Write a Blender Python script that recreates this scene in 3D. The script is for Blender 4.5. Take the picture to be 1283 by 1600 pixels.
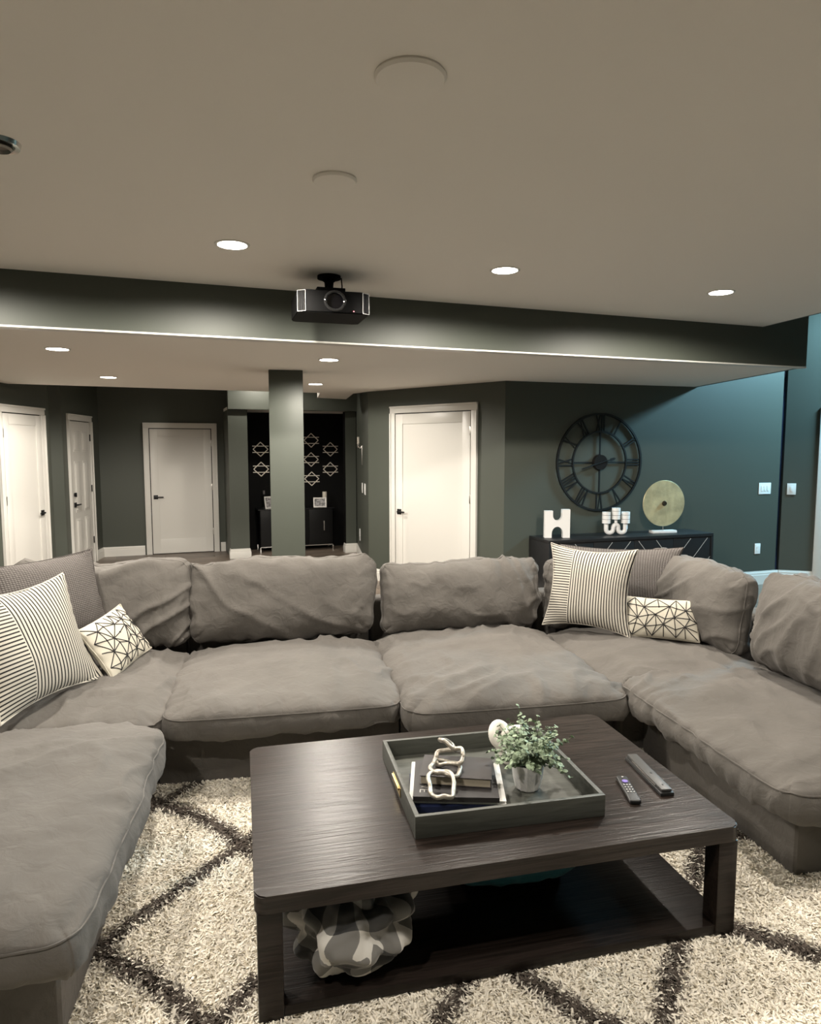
import bpy, bmesh, math, random
import numpy as np
from mathutils import Vector, Matrix, noise

for o in list(bpy.data.objects):
    bpy.data.objects.remove(o, do_unlink=True)
scene = bpy.context.scene
COL = scene.collection
R = math.radians
random.seed(7)
np.random.seed(7)

# ------------------------------------------------------------------ camera
cam_data = bpy.data.cameras.new('camera')
cam_data.sensor_fit = 'VERTICAL'
cam_data.sensor_height = 36.0
cam_data.lens = 36.0 * 1080 / 1600
cam_data.clip_start = 0.05
cam = bpy.data.objects.new('camera', cam_data)
COL.objects.link(cam)
cam.location = (0, 0, 1.72)
cam.rotation_euler = (R(90 - 5.395), 0, R(-19.902))
scene.camera = cam

# ------------------------------------------------------------------ world and exposure
world = bpy.data.worlds.new('world')
scene.world = world
world.use_nodes = True
world.node_tree.nodes['Background'].inputs[0].default_value = (0.5, 0.6, 0.8, 1)
world.node_tree.nodes['Background'].inputs[1].default_value = 0.02
vs = scene.view_settings
vs.view_transform = 'Standard'
vs.look = 'None'
vs.exposure = 0.0
vs.gamma = 1.0
vs.use_curve_mapping = False

WARM = (1.0, 0.925, 0.82)
LAMP_W = 250.0          # watts of one ceiling downlight
UP, LOW = 2.735, 2.42  # main ceiling and soffit heights
HIGH = 3.9

# ------------------------------------------------------------------ materials
MATS = {}
def node_mat(name):
    m = bpy.data.materials.new(name)
    m.use_nodes = True
    nt = m.node_tree
    return m, nt, nt.nodes['Principled BSDF']

def mat(name, col, rough=0.5, metal=0.0, bump=0.0, bscale=60.0, var=0.0, vscale=4.0, coat=0.0, sheen=0.0, emit=None, estr=0.0, spec=0.5):
    if name in MATS:
        return MATS[name]
    m, nt, b = node_mat(name)
    b.inputs['Base Color'].default_value = (*col, 1)
    b.inputs['Roughness'].default_value = rough
    b.inputs['Metallic'].default_value = metal
    b.inputs['Specular IOR Level'].default_value = spec
    b.inputs['Coat Weight'].default_value = coat
    b.inputs['Sheen Weight'].default_value = sheen
    tc = nt.nodes.new('ShaderNodeTexCoord')
    if var > 0:
        n = nt.nodes.new('ShaderNodeTexNoise'); n.inputs['Scale'].default_value = vscale; n.inputs['Detail'].default_value = 5
        nt.links.new(tc.outputs['Object'], n.inputs['Vector'])
        r = nt.nodes.new('ShaderNodeValToRGB')
        r.color_ramp.elements[0].position = 0.3; r.color_ramp.elements[1].position = 0.7
        r.color_ramp.elements[0].color = (*[c * (1 - var) for c in col], 1)
        r.color_ramp.elements[1].color = (*[min(1, c * (1 + var)) for c in col], 1)
        nt.links.new(n.outputs['Fac'], r.inputs['Fac'])
        nt.links.new(r.outputs['Color'], b.inputs['Base Color'])
    if bump > 0:
        n2 = nt.nodes.new('ShaderNodeTexNoise'); n2.inputs['Scale'].default_value = bscale; n2.inputs['Detail'].default_value = 4
        nt.links.new(tc.outputs['Object'], n2.inputs['Vector'])
        bp = nt.nodes.new('ShaderNodeBump'); bp.inputs['Strength'].default_value = bump; bp.inputs['Distance'].default_value = 0.01
        nt.links.new(n2.outputs['Fac'], bp.inputs['Height'])
        nt.links.new(bp.outputs['Normal'], b.inputs['Normal'])
    if emit:
        b.inputs['Emission Color'].default_value = (*emit, 1)
        b.inputs['Emission Strength'].default_value = estr
    MATS[name] = m
    return m

def wood_mat(name, c1, c2, rough, scale=(1, 14, 14), bump=0.15, coat=0.0, spec=0.5):
    m, nt, b = node_mat(name)
    tc = nt.nodes.new('ShaderNodeTexCoord'); mp = nt.nodes.new('ShaderNodeMapping')
    mp.inputs['Scale'].default_value = scale
    nt.links.new(tc.outputs['Object'], mp.inputs['Vector'])
    n = nt.nodes.new('ShaderNodeTexNoise'); n.inputs['Scale'].default_value = 3.0; n.inputs['Detail'].default_value = 8; n.inputs['Distortion'].default_value = 1.2
    nt.links.new(mp.outputs['Vector'], n.inputs['Vector'])
    r = nt.nodes.new('ShaderNodeValToRGB')
    r.color_ramp.elements[0].position = 0.35; r.color_ramp.elements[1].position = 0.68
    r.color_ramp.elements[0].color = (*c1, 1); r.color_ramp.elements[1].color = (*c2, 1)
    nt.links.new(n.outputs['Fac'], r.inputs['Fac']); 
    # a slightly different tone for each board
    oi = nt.nodes.new('ShaderNodeObjectInfo'); mr = nt.nodes.new('ShaderNodeMapRange')
    mr.inputs['To Min'].default_value = 0.8; mr.inputs['To Max'].default_value = 1.2
    nt.links.new(oi.outputs['Random'], mr.inputs['Value'])
    mx = nt.nodes.new('ShaderNodeMix'); mx.data_type = 'RGBA'; mx.blend_type = 'MULTIPLY'; mx.inputs['Factor'].default_value = 1
    nt.links.new(r.outputs['Color'], mx.inputs[6]); nt.links.new(mr.outputs['Result'], mx.inputs[7])
    nt.links.new(mx.outputs[2], b.inputs['Base Color'])
    b.inputs['Roughness'].default_value = rough
    b.inputs['Coat Weight'].default_value = coat
    b.inputs['Specular IOR Level'].default_value = spec
    bp = nt.nodes.new('ShaderNodeBump'); bp.inputs['Strength'].default_value = bump; bp.inputs['Distance'].default_value = 0.004
    nt.links.new(n.outputs['Fac'], bp.inputs['Height']); nt.links.new(bp.outputs['Normal'], b.inputs['Normal'])
    MATS[name] = m
    return m

GREEN = mat('green_wall_paint', (0.062, 0.069, 0.056), 0.50, bump=0.04, bscale=220, spec=0.38)
BLACKWALL = mat('black_wall_paint', (0.004, 0.004, 0.004), 0.7, bump=0.04, bscale=220, spec=0.12)
CEIL = mat('ceiling_paint', (0.80, 0.765, 0.705), 0.85, bump=0.03, bscale=260)
TRIM = mat('white_trim_paint', (0.64, 0.625, 0.585), 0.35, bump=0.02, bscale=150)
BLACKMETAL = mat('black_metal', (0.008, 0.008, 0.008), 0.4, metal=0.3)
STEEL = mat('brushed_steel', (0.42, 0.40, 0.37), 0.35, metal=1.0)
CHROME = mat('bright_chrome', (0.75, 0.74, 0.72), 0.18, metal=1.0)
BRASS = mat('brass', (0.72, 0.55, 0.25), 0.3, metal=1.0)
PLASTIC = mat('white_plastic', (0.80, 0.80, 0.78), 0.4)
GLOW = mat('lamp_glow', (1, 1, 1), 0.5, emit=(1.0, 0.93, 0.80), estr=26.0)
FLOORWOOD = wood_mat('dark_floor_wood', (0.11, 0.086, 0.068), (0.22, 0.172, 0.135), 0.38, (1.0, 10, 10))
TABLEWOOD = wood_mat('espresso_table_wood', (0.010, 0.0075, 0.006), (0.026, 0.019, 0.016), 0.30, (1.2, 22, 22), bump=0.35, spec=0.22)
TRAYWOOD = wood_mat('grey_green_tray_wood', (0.055, 0.057, 0.048), (0.085, 0.088, 0.075), 0.5, (1.5, 18, 18), bump=0.1)

def fabric_mat(name, col, weave=900.0, var=0.10):
    m, nt, b = node_mat(name)
    tc = nt.nodes.new('ShaderNodeTexCoord')
    n = nt.nodes.new('ShaderNodeTexNoise'); n.inputs['Scale'].default_value = 5; n.inputs['Detail'].default_value = 6
    nt.links.new(tc.outputs['Object'], n.inputs['Vector'])
    r = nt.nodes.new('ShaderNodeValToRGB')
    r.color_ramp.elements[0].position = 0.3; r.color_ramp.elements[1].position = 0.72
    r.color_ramp.elements[0].color = (*[c * (1 - var) for c in col], 1)
    r.color_ramp.elements[1].color = (*[c * (1 + var) for c in col], 1)
    nt.links.new(n.outputs['Fac'], r.inputs['Fac']); nt.links.new(r.outputs['Color'], b.inputs['Base Color'])
    b.inputs['Roughness'].default_value = 0.85
    b.inputs['Specular IOR Level'].default_value = 0.2
    b.inputs['Sheen Weight'].default_value = 0.05
    b.inputs['Sheen Roughness'].default_value = 0.5
    n2 = nt.nodes.new('ShaderNodeTexNoise'); n2.inputs['Scale'].default_value = 16; n2.inputs['Detail'].default_value = 5; n2.inputs['Distortion'].default_value = 0.6
    nt.links.new(tc.outputs['Object'], n2.inputs['Vector'])
    bp = nt.nodes.new('ShaderNodeBump'); bp.inputs['Strength'].default_value = 0.42; bp.inputs['Distance'].default_value = 0.02
    nt.links.new(n2.outputs['Fac'], bp.inputs['Height'])
    mpc = nt.nodes.new('ShaderNodeMapping'); mpc.inputs['Scale'].default_value = (1.0, 2.2, 1.6); mpc.inputs['Rotation'].default_value = (0, 0, 0.5)
    nt.links.new(tc.outputs['Object'], mpc.inputs['Vector'])
    nc = nt.nodes.new('ShaderNodeTexNoise'); nc.noise_type = 'RIDGED_MULTIFRACTAL'; nc.inputs['Scale'].default_value = 2.6; nc.inputs['Detail'].default_value = 2.5; nc.inputs['Distortion'].default_value = 0.35
    nt.links.new(mpc.outputs['Vector'], nc.inputs['Vector'])
    bpc = nt.nodes.new('ShaderNodeBump'); bpc.inputs['Strength'].default_value = 0.55; bpc.inputs['Distance'].default_value = 0.018
    nt.links.new(nc.outputs['Fac'], bpc.inputs['Height']); nt.links.new(bpc.outputs['Normal'], bp.inputs['Normal'])
    n3 = nt.nodes.new('ShaderNodeTexNoise'); n3.inputs['Scale'].default_value = weave * 0.5; n3.inputs['Detail'].default_value = 2
    nt.links.new(tc.outputs['Object'], n3.inputs['Vector'])
    bp2 = nt.nodes.new('ShaderNodeBump'); bp2.inputs['Strength'].default_value = 0.12; bp2.inputs['Distance'].default_value = 0.002
    nt.links.new(n3.outputs['Fac'], bp2.inputs['Height']); nt.links.new(bp.outputs['Normal'], bp2.inputs['Normal'])
    nt.links.new(bp2.outputs['Normal'], b.inputs['Normal'])
    MATS[name] = m
    return m
SOFA = fabric_mat('taupe_sofa_linen', (0.108, 0.099, 0.089))

# ------------------------------------------------------------------ mesh helpers
class MB:
    """collects shapes into one bmesh"""
    def __init__(self): self.bm = bmesh.new()
    def box(self, x0, x1, y0, y1, z0, z1, bevel=0.0, seg=2, M=None):
        r = bmesh.ops.create_cube(self.bm, size=1)
        vs_ = r['verts']
        for v in vs_:
            v.co = Vector(((x0 + x1) / 2 + v.co.x * (x1 - x0), (y0 + y1) / 2 + v.co.y * (y1 - y0), (z0 + z1) / 2 + v.co.z * (z1 - z0)))
        if M is not None: bmesh.ops.transform(self.bm, matrix=M, verts=vs_)
        if bevel > 0:
            es = list({e for v in vs_ for e in v.link_edges})
            bmesh.ops.bevel(self.bm, geom=es, offset=bevel, segments=seg, affect='EDGES', profile=0.6)
        return self
    def cyl(self, p0, p1, r0, r1=None, n=20, caps=True):
        r1 = r0 if r1 is None else r1
        p0, p1 = Vector(p0), Vector(p1); d = p1 - p0
        M = Matrix.Translation((p0 + p1) / 2) @ d.to_track_quat('Z', 'Y').to_matrix().to_4x4()
        bmesh.ops.create_cone(self.bm, cap_ends=caps, segments=n, radius1=r0, radius2=r1, depth=d.length, matrix=M)
        return self
    def sphere(self, c, r, sx=1, sy=1, sz=1, u=16, v=10):
        M = Matrix.Translation(c) @ Matrix.Diagonal((sx, sy, sz, 1))
        bmesh.ops.create_uvsphere(self.bm, u_segments=u, v_segments=v, radius=r, matrix=M)
        return self
    def tube(self, pts, r, n=8, closed=False):
        pts = [Vector(p) for p in pts]; N = len(pts); rings = []
        rr = r if isinstance(r, (list, tuple)) else [r] * N
        ref = Vector((0.13, 0.31, 0.94)).normalized()
        for i, p in enumerate(pts):
            a = pts[(i - 1) % N] if (closed or i > 0) else p
            c = pts[(i + 1) % N] if (closed or i < N - 1) else p
            t = (c - a).normalized() if (c - a).length > 1e-9 else Vector((0, 0, 1))
            s = t.cross(ref)
            if s.length < 1e-3: s = t.cross(Vector((1, 0, 0)))
            s.normalize(); w = s.cross(t)
            rings.append([self.bm.verts.new(p + (s * math.cos(k * 2 * math.pi / n) + w * math.sin(k * 2 * math.pi / n)) * rr[i]) for k in range(n)])
        for i in range(N if closed else N - 1):
            A, B = rings[i], rings[(i + 1) % N]
            for k in range(n):
                self.bm.faces.new((A[k], A[(k + 1) % n], B[(k + 1) % n], B[k]))
        if not closed:
            self.bm.faces.new(rings[0][::-1]); self.bm.faces.new(rings[-1])
        return self
    def lathe(self, prof, n=32, c=(0, 0, 0)):
        rings = []
        for (r, z) in prof:
            rings.append([self.bm.verts.new((c[0] + max(r, 1e-4) * math.cos(2 * math.pi * k / n), c[1] + max(r, 1e-4) * math.sin(2 * math.pi * k / n), c[2] + z)) for k in range(n)])
        for A, B in zip(rings[:-1], rings[1:]):
            for k in range(n): self.bm.faces.new((A[k], A[(k + 1) % n], B[(k + 1) % n], B[k]))
        self.bm.faces.new(rings[0][::-1]); self.bm.faces.new(rings[-1])
        return self
    def prism(self, poly, z0, z1, M=None):
        lo = [self.bm.verts.new((p[0], p[1], z0)) for p in poly]
        hi = [self.bm.verts.new((p[0], p[1], z1)) for p in poly]
        n = len(poly)
        self.bm.faces.new(lo[::-1]); self.bm.faces.new(hi)
        for i in range(n): self.bm.faces.new((lo[i], lo[(i + 1) % n], hi[(i + 1) % n], hi[i]))
        if M is not None: bmesh.ops.transform(self.bm, matrix=M, verts=lo + hi)
        return self
    def strip(self, p, q, w, y0, y1):
        """flat bar in the local XZ plane from p to q (x,z), depth y0..y1"""
        p, q = Vector((p[0], 0, p[1])), Vector((q[0], 0, q[1])); d = (q - p).normalized(); s = Vector((-d.z, 0, d.x)) * w / 2
        c = [p - s, q - s, q + s, p + s]
        a = [self.bm.verts.new((v.x, y0, v.z)) for v in c]; b = [self.bm.verts.new((v.x, y1, v.z)) for v in c]
        self.bm.faces.new(a); self.bm.faces.new(b[::-1])
        for i in range(4): self.bm.faces.new((a[i], b[i], b[(i + 1) % 4], a[(i + 1) % 4]))
        return self
    def mesh(self, name, smooth=0):
        bmesh.ops.recalc_face_normals(self.bm, faces=self.bm.faces)
        me = bpy.data.meshes.new(name); self.bm.to_mesh(me); self.bm.free()
        if smooth:
            me.polygons.foreach_set('use_smooth', [True] * len(me.polygons))
            try: me.set_sharp_from_angle(angle=R(smooth))
            except Exception: pass
        return me
    def build(self, name, m, parent=None, smooth=35):
        me = self.mesh(name, smooth)
        if m: me.materials.append(m)
        return link(name, me, parent)

def link(name, data, parent=None):
    o = bpy.data.objects.new(name, data); COL.objects.link(o)
    if parent: o.parent = parent
    return o
def tag(o, label=None, cat=None, group=None, kind=None):
    if label: o['label'] = label
    if cat: o['category'] = cat
    if group: o['group'] = group
    if kind: o['kind'] = kind
    return o
def thing(name, label, cat, loc=(0, 0, 0), rz=0.0, group=None, kind=None):
    o = link(name, None); o.location = loc; o.rotation_euler = (0, 0, rz)
    o.empty_display_size = 0.1
    return tag(o, label, cat, group, kind)
def structure(o, label=None, cat=None): return tag(o, label, cat, None, 'structure')
def copy_tree(o, parent=None):
    c = o.copy(); COL.objects.link(c); c.parent = parent
    for ch in list(o.children): copy_tree(ch, c)
    return c

# ------------------------------------------------------------------ room shell
def wall(name, p0, p1, z0, z1, m, label, th=0.14):
    """wall whose face runs p0 -> p1 (left to right seen from inside), thickness behind"""
    p0, p1 = Vector((*p0, 0)), Vector((*p1, 0)); L = (p1 - p0).length
    o = MB().box(0, L, 0, th, z0, z1).build(name, m, smooth=0)
    o.location = p0; o.rotation_euler = (0, 0, math.atan2(p1.y - p0.y, p1.x - p0.x))
    return structure(o, label, 'wall')

bb_count = [0]
def baseboard(name, p0, p1, label, h=0.15, a=0.0, b=0.0):
    p0, p1 = Vector((*p0, 0)), Vector((*p1, 0)); d = (p1 - p0).normalized(); p0 = p0 + d * a; p1 = p1 - d * b
    L = (p1 - p0).length
    prof = [(0, 0), (-0.018, 0), (-0.018, h * 0.70), (-0.014, h * 0.74), (-0.014, h * 0.86), (-0.008, h * 0.93), (-0.006, h), (0, h)]
    mb = MB()
    A = [mb.bm.verts.new((0, y, z)) for y, z in prof]; B = [mb.bm.verts.new((L, y, z)) for y, z in prof]
    n = len(prof)
    mb.bm.faces.new(A); mb.bm.faces.new(B[::-1])
    for i in range(n): mb.bm.faces.new((A[i], A[(i + 1) % n], B[(i + 1) % n], B[i]))
    o = mb.build(name, TRIM, smooth=0)
    o.location = p0 - Vector((-d.y, d.x, 0)) * 0.001; o.rotation_euler = (0, 0, math.atan2(d.y, d.x))
    return structure(o, label, 'baseboard')

# floor: slab with separate planks where the boards can be seen
fl = MB().box(-3.1, 9.2, -2.2, 12.2, -0.12, -0.012).build('floor', FLOORWOOD, smooth=0)
structure(fl, 'dark brown wooden plank floor behind the sofa', 'floor')
PW, PL = 0.20, 2.0
plank_mesh = MB().box(0.0015, PL - 0.0015, 0.0015, PW - 0.0015, -0.014, 0.0, bevel=0.0015, seg=1).mesh('plank')
plank_mesh.materials.append(FLOORWOOD)
row = 0
y = 4.9
while y < 11.7:
    x = -2.6 - (row * 0.73) % PL
    while x < 8.8:
        if x > -3.05 and x + PL < 9.15:
            pk = link('plank', plank_mesh, fl); pk.location = (x, y, 0)
        x += PL
    y += PW; row += 1
under = MB().box(-3.0, 9.1, -2.1, 4.9, -0.013, -0.0005).build('subfloor', FLOORWOOD, fl, smooth=0)

Wl = (-2.9, -2.0)
wall('wall_left', (-2.9, -2.0), (-2.9, 7.42), 0, HIGH, GREEN, 'dark green wall at the left end of the sitting area')
wall('wall_left_return', (-2.9, 7.42), (-2.06, 7.42), 0, HIGH, GREEN, 'short dark green return wall left of the doors')
D1a, D1b = (-2.06, 7.42), (-1.29, 9.68)
wall('wall_left_door', D1a, D1b, 0, HIGH, GREEN, 'dark green wall holding the leftmost white door')
wall('wall_left_jog', (-1.29, 9.681), (-1.43, 9.70), 0, HIGH, GREEN, 'return face right of the leftmost door', th=-0.06)
wall('wall_left_jog_far', (-1.345, 10.13), (-1.20, 10.20), 0, HIGH, GREEN, 'return face left of the six-panel door', th=0.10)
wall('wall_left_shading_recess', (-1.44, 9.66), (-1.33, 10.16), 0, HIGH, GREEN, 'narrow recess added to shade the strip between the two leftmost doors', th=0.1)  # recess added so the strip between the doors falls dark
D2a, D2b = (-1.20, 10.20), (-0.875, 11.72)
wall('wall_left_entry', D2a, D2b, 0, HIGH, GREEN, 'dark green wall holding the six-panel door')
wall('wall_back', (-0.875, 11.72), (3.1, 11.72), 0, HIGH, GREEN, 'dark green far wall with a white door')
wall('wall_side', (3.0, 10.85), (2.53, 8.587), 0, HIGH, GREEN, 'dark green narrow wall with sconce and switches')
W5a, W5b = (2.53, 8.587), (3.497, 6.68)
wall('wall_angled', W5a, W5b, 0, HIGH, GREEN, 'dark green angled wall holding the big white door')
W6a, W6b = (3.497, 6.68), (7.27, 6.55)
wall('wall_clock', W6a, W6b, 0, HIGH, GREEN, 'dark green wall behind the large clock and console')
W7a, W7b = (7.315, 6.535), (7.62, 6.315)
wall('wall_shadow_groove', (7.27, 6.61), (7.33, 6.60), 0, HIGH, BLACKWALL, 'black-painted corner shadow beside the light switches', th=0.05)  # black paint stands in for the shadow of the inside corner
wall('wall_right_pier', W7a, W7b, 0, HIGH, GREEN, 'narrow dark green wall beside the doorway', th=0.14)
d7 = (Vector((*W7b, 0)) - Vector((*W7a, 0))).normalized()
op0 = Vector((*W7b, 0)); op1 = op0 + d7 * 1.0; en = op0 + d7 * 1.65
wall('wall_right_over', (op0.x, op0.y), (op1.x, op1.y), 2.14, HIGH, GREEN, 'dark green wall above the doorway')
wall('wall_right_stub', (op1.x, op1.y), (en.x, en.y), 0, HIGH, GREEN, 'dark green wall right of the doorway')
wall('wall_right', (en.x, en.y), (en.x, -2.0), 0, HIGH, GREEN, 'dark green wall at the right end of the sitting area')
wall('wall_rear', (en.x, -2.0), (-2.9, -2.0), 0, HIGH, GREEN, 'dark green wall behind the viewer')
# room beyond the doorway
wall('wall_beyond', (7.9, 8.3), (10.6, 8.3), 0, 2.8, GREEN, 'dark wall in the blue-lit room beyond the doorway')
wall('wall_beyond_side', (10.6, 8.3), (10.6, 5.0), 0, 2.8, GREEN, 'side wall in the blue-lit room beyond the doorway')
structure(MB().prism([(7.80, 6.42), (8.95, 5.58), (10.8, 5.0), (10.8, 8.5), (7.80, 8.5)], 2.8, 2.9).build('ceiling_beyond', CEIL, smooth=0), 'ceiling of the room beyond the doorway', 'ceiling')
structure(MB().box(9.16, 10.8, 5.6, 8.5, -0.1, 0.0).build('floor_beyond', FLOORWOOD, smooth=0), 'wooden floor beyond the doorway', 'floor')

# main ceiling, soffit, beam
structure(MB().prism([(-3.04, -2.14), (4.15, -2.14), (4.70, 3.6), (4.858, 4.62), (-3.04, 4.62)], UP, HIGH).build('ceiling', CEIL, smooth=0), 'taupe painted main ceiling over the sofa', 'ceiling')
structure(MB().box(-3.04, 5.375, 4.62, 4.70, LOW, HIGH).build('trim_1', GREEN, smooth=0), 'dark green face of the dropped beam behind the projector', 'beam')
structure(MB().box(-3.04, 5.375, 4.615, 4.70, LOW - 0.012, LOW, bevel=0.002).build('trim_2', TRIM, smooth=0), 'thin white corner line along the beam bottom', 'trim')
soff = [(-3.0, 4.70), (5.375, 4.70), (5.95, 6.64), (3.50, 6.67), (2.54, 8.57), (2.44, 8.97), (2.63, 10.08), (2.16, 9.90), (2.0, 9.0), (0.82, 8.99), (-3.0, 8.80)]
structure(MB().prism(soff, LOW, LOW + 0.30).build('ceiling_low', CEIL, smooth=0), 'lower taupe soffit ceiling behind the beam', 'ceiling')
structure(MB().prism([(5.376, 4.70), (5.42, 4.70), (5.99, 6.60), (5.946, 6.61)], LOW, HIGH).build('trim_3', GREEN, smooth=0), 'dark green end face of the soffit', 'beam')
structure(MB().prism([(4.859, 4.62), (4.88, 4.62), (4.72, 3.6), (4.17, -2.0), (4.151, -2.0), (4.701, 3.6)], UP, HIGH).build('trim_4', GREEN, smooth=0), 'dark green edge of the main ceiling at the stairwell', 'beam')
structure(MB().box(-3.04, 3.3, 8.6, 11.9, LOW + 0.33, LOW + 0.45).build('ceiling_back', CEIL, smooth=0), 'ceiling in front of the alcove', 'ceiling')
structure(MB().box(-3.04, 9.4, -2.14, 12.0, HIGH, HIGH + 0.1).build('ceiling_high', CEIL, smooth=0), 'high ceiling above the open right side', 'ceiling')

# alcove
structure(MB().box(1.28, 2.995, 11.695, 11.719, 0, 2.28).build('wall_alcove', BLACKWALL, smooth=0), 'black back wall of the alcove with brass wall decor', 'wall')
def pillar(name, x0, x1, label, inner, depth):
    e = thing(name, label, 'pillar', ((x0 + x1) / 2, 11.28, 0), kind='structure'); w = (x1 - x0) / 2
    MB().box(-w, w, -0.43, -0.43 + depth, 0, 2.28).build('shaft', GREEN, e, smooth=0)
    MB().box(min(inner * w, inner * (w + 0.004)), max(inner * w, inner * (w + 0.004)), -0.425, -0.43 + depth, 0, 2.279).build('black_return', BLACKWALL, e, smooth=0)
    b = MB(); b.box(-w - 0.02, w + 0.02, -0.452, -0.30, 0, 0.105, bevel=0.003); b.box(-w - 0.014, w + 0.014, -0.446, -0.30, 0.105, 0.13, bevel=0.003); b.box(-w - 0.008, w + 0.008, -0.44, -0.30, 0.13, 0.15, bevel=0.003)
    b.build('plinth', TRIM, e)
pillar('pillar_left', 0.99, 1.275, 'dark green pillar left of the black alcove', 1, 0.845)
pillar('pillar_right', 2.815, 2.99, 'dark green pillar right of the black alcove', -1, 0.13)
structure(MB().box(2.997, 3.09, 10.985, 11.694, 0, 2.28).build('wall_alcove_side', BLACKWALL, smooth=0), 'black side wall inside the alcove', 'wall')
structure(MB().box(0.985, 3.035, 10.74, 10.90, 2.283, LOW + 0.33).build('alcove_header', GREEN, smooth=0), 'green header beam across the top of the alcove', 'beam')
structure(MB().box(1.0, 2.99, 10.90, 11.69, 2.283, 2.33).build('ceiling_alcove', CEIL, smooth=0), 'pale ceiling inside the alcove', 'ceiling')

# column
e = thing('column', 'square grey-green column standing behind the sofa', 'column', (1.135, 6.58, 0), R(-9), kind='structure')
MB().box(-0.155, 0.155, -0.155, 0.155, 0, LOW, bevel=0.004).build('shaft', GREEN, e)
b = MB(); b.box(-0.175, 0.175, -0.175, 0.175, 0, 0.11, bevel=0.003); b.box(-0.166, 0.166, -0.166, 0.166, 0.11, 0.15, bevel=0.004)
b.build('plinth', TRIM, e)

# ------------------------------------------------------------------ doors
def wall_frame(p, d, label=None, cat=None, name='door', kind=None, group=None, z=0.0):
    return thing(name, label, cat, (p[0], p[1], z), math.atan2(d[1], d[0]), group, kind)

def lever(parent, x, z, direction):
    h = MB().box(x - 0.033, x + 0.033, -0.030, -0.0155, z - 0.033, z + 0.033, bevel=0.003).build('handle', BLACKMETAL, parent)
    mb = MB(); mb.cyl((x, -0.030, z), (x, -0.06, z), 0.011, n=12)
    mb.box(min(x, x + direction * 0.115), max(x, x + direction * 0.115), -0.066, -0.052, z - 0.010, z + 0.010, bevel=0.003)
    mb.build('lever', BLACKMETAL, h)
def hinges(parent, x, H, m=STEEL):
    for z in (H - 0.22, H * 0.535, 0.34):
        MB().box(x - 0.012, x + 0.012, -0.022, -0.004, z - 0.05, z + 0.05, bevel=0.002).build('hinge', m, parent)

def door(name, p0, p1, H, label, style, handle_at, cw=0.085):
    """p0->p1 slab ends on the wall face; local x along the wall, -y into the room"""
    d = Vector((p1[0] - p0[0], p1[1] - p0[1], 0)); W = d.length; d.normalize()
    off = Vector((d.y, -d.x, 0)) * 0.002
    e = wall_frame((p0[0] + off.x, p0[1] + off.y), d, label, 'door', name, 'structure')
    def casing(x0, x1, z0, z1, vertical, flip):
        mb = MB(); mb.box(x0, x1, -0.024, 0, z0, z1, bevel=0.004)
        if vertical:
            xo = (x0, x0 + 0.022) if not flip else (x1 - 0.022, x1)
            mb.box(xo[0], xo[1], -0.036, -0.022, z0, z1, bevel=0.004)
        else: mb.box(x0, x1, -0.036, -0.022, z1 - 0.022, z1, bevel=0.004)
        mb.build('casing', TRIM, e)
    g = 0.012
    casing(-g - cw, -g, 0, H + g, True, False); casing(W + g, W + g + cw, 0, H + g, True, True); casing(-g - cw, W + g + cw, H + g, H + g + cw, False, False)
    MB().box(-g, W + g, -0.002, 0, 0, H + g).build('jamb_shadow_line', BLACKMETAL, e, smooth=0)
    slab = MB().box(0, W, -0.010, -0.0025, 0.012, H).build('slab', TRIM, e, smooth=0)
    if style == 'shaker':
        s = 0.115
        for (x0, x1, z0, z1, nm) in ((0, s, 0.012, H, 'stile'), (W - s, W, 0.012, H, 'stile'), (s, W - s, H - 0.12, H, 'rail'), (s, W - s, 0.012, 0.24, 'rail')):
            MB().box(x0, x1, -0.0205, -0.010, z0, z1, bevel=0.0025).build(nm, TRIM, slab)
    else:
        m_ = 0.11; cw2 = (W - 3 * m_) / 2
        for z0, z1 in ((H - 0.42, H - 0.13), (H - 1.26, H - 0.55), (0.22, 0.72)):
            for x0 in (m_, 2 * m_ + cw2):
                mb = MB(); mb.box(x0, x0 + cw2, -0.014, -0.010, z0, z1, bevel=0.002); mb.box(x0 + 0.03, x0 + cw2 - 0.03, -0.022, -0.012, z0 + 0.03, z1 - 0.03, bevel=0.007)
                mb.build('panel', TRIM, slab)
    hx = 0.065 if handle_at == 'l' else W - 0.065
    yoff = 0.0
    lever(e, hx, 0.92, 1 if handle_at == 'l' else -1)
    if style != 'shaker':
        mb = MB(); mb.cyl((hx, -0.028, 1.06), (hx, -0.0155, 1.06), 0.028, n=18); mb.box(hx - 0.008, hx + 0.008, -0.045, -0.028, 1.03, 1.09, bevel=0.003)
        mb.build('deadbolt', BLACKMETAL, e)
    hinges(e, -0.004 if handle_at == 'r' else W + 0.004, H, STEEL if style == 'shaker' else BLACKMETAL)
    return e, d, W

def along(a, b, t):
    return (a[0] + (b[0] - a[0]) * t, a[1] + (b[1] - a[1]) * t)
def at_y(a, b, y): return along(a, b, (y - a[1]) / (b[1] - a[1]))
door('door_1', at_y(D1a, D1b, 8.70), at_y(D1a, D1b, 9.47), 2.09, 'white single-panel door at the far left, handle on its right', 'shaker', 'r')
door('door_2', at_y(D2a, D2b, 10.45), at_y(D2a, D2b, 11.25), 2.07, 'white six-panel entry door with deadbolt in the left corner', 'six', 'l')
door('door_3', (-0.14, 11.72), (0.79, 11.72), 2.00, 'white single-panel door in the far wall left of the alcove', 'shaker', 'l')
door('door_4', at_y(W5a, W5b, 8.128), at_y(W5a, W5b, 7.087), 2.115, 'large white single-panel door between the column and the clock', 'shaker', 'l')
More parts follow.
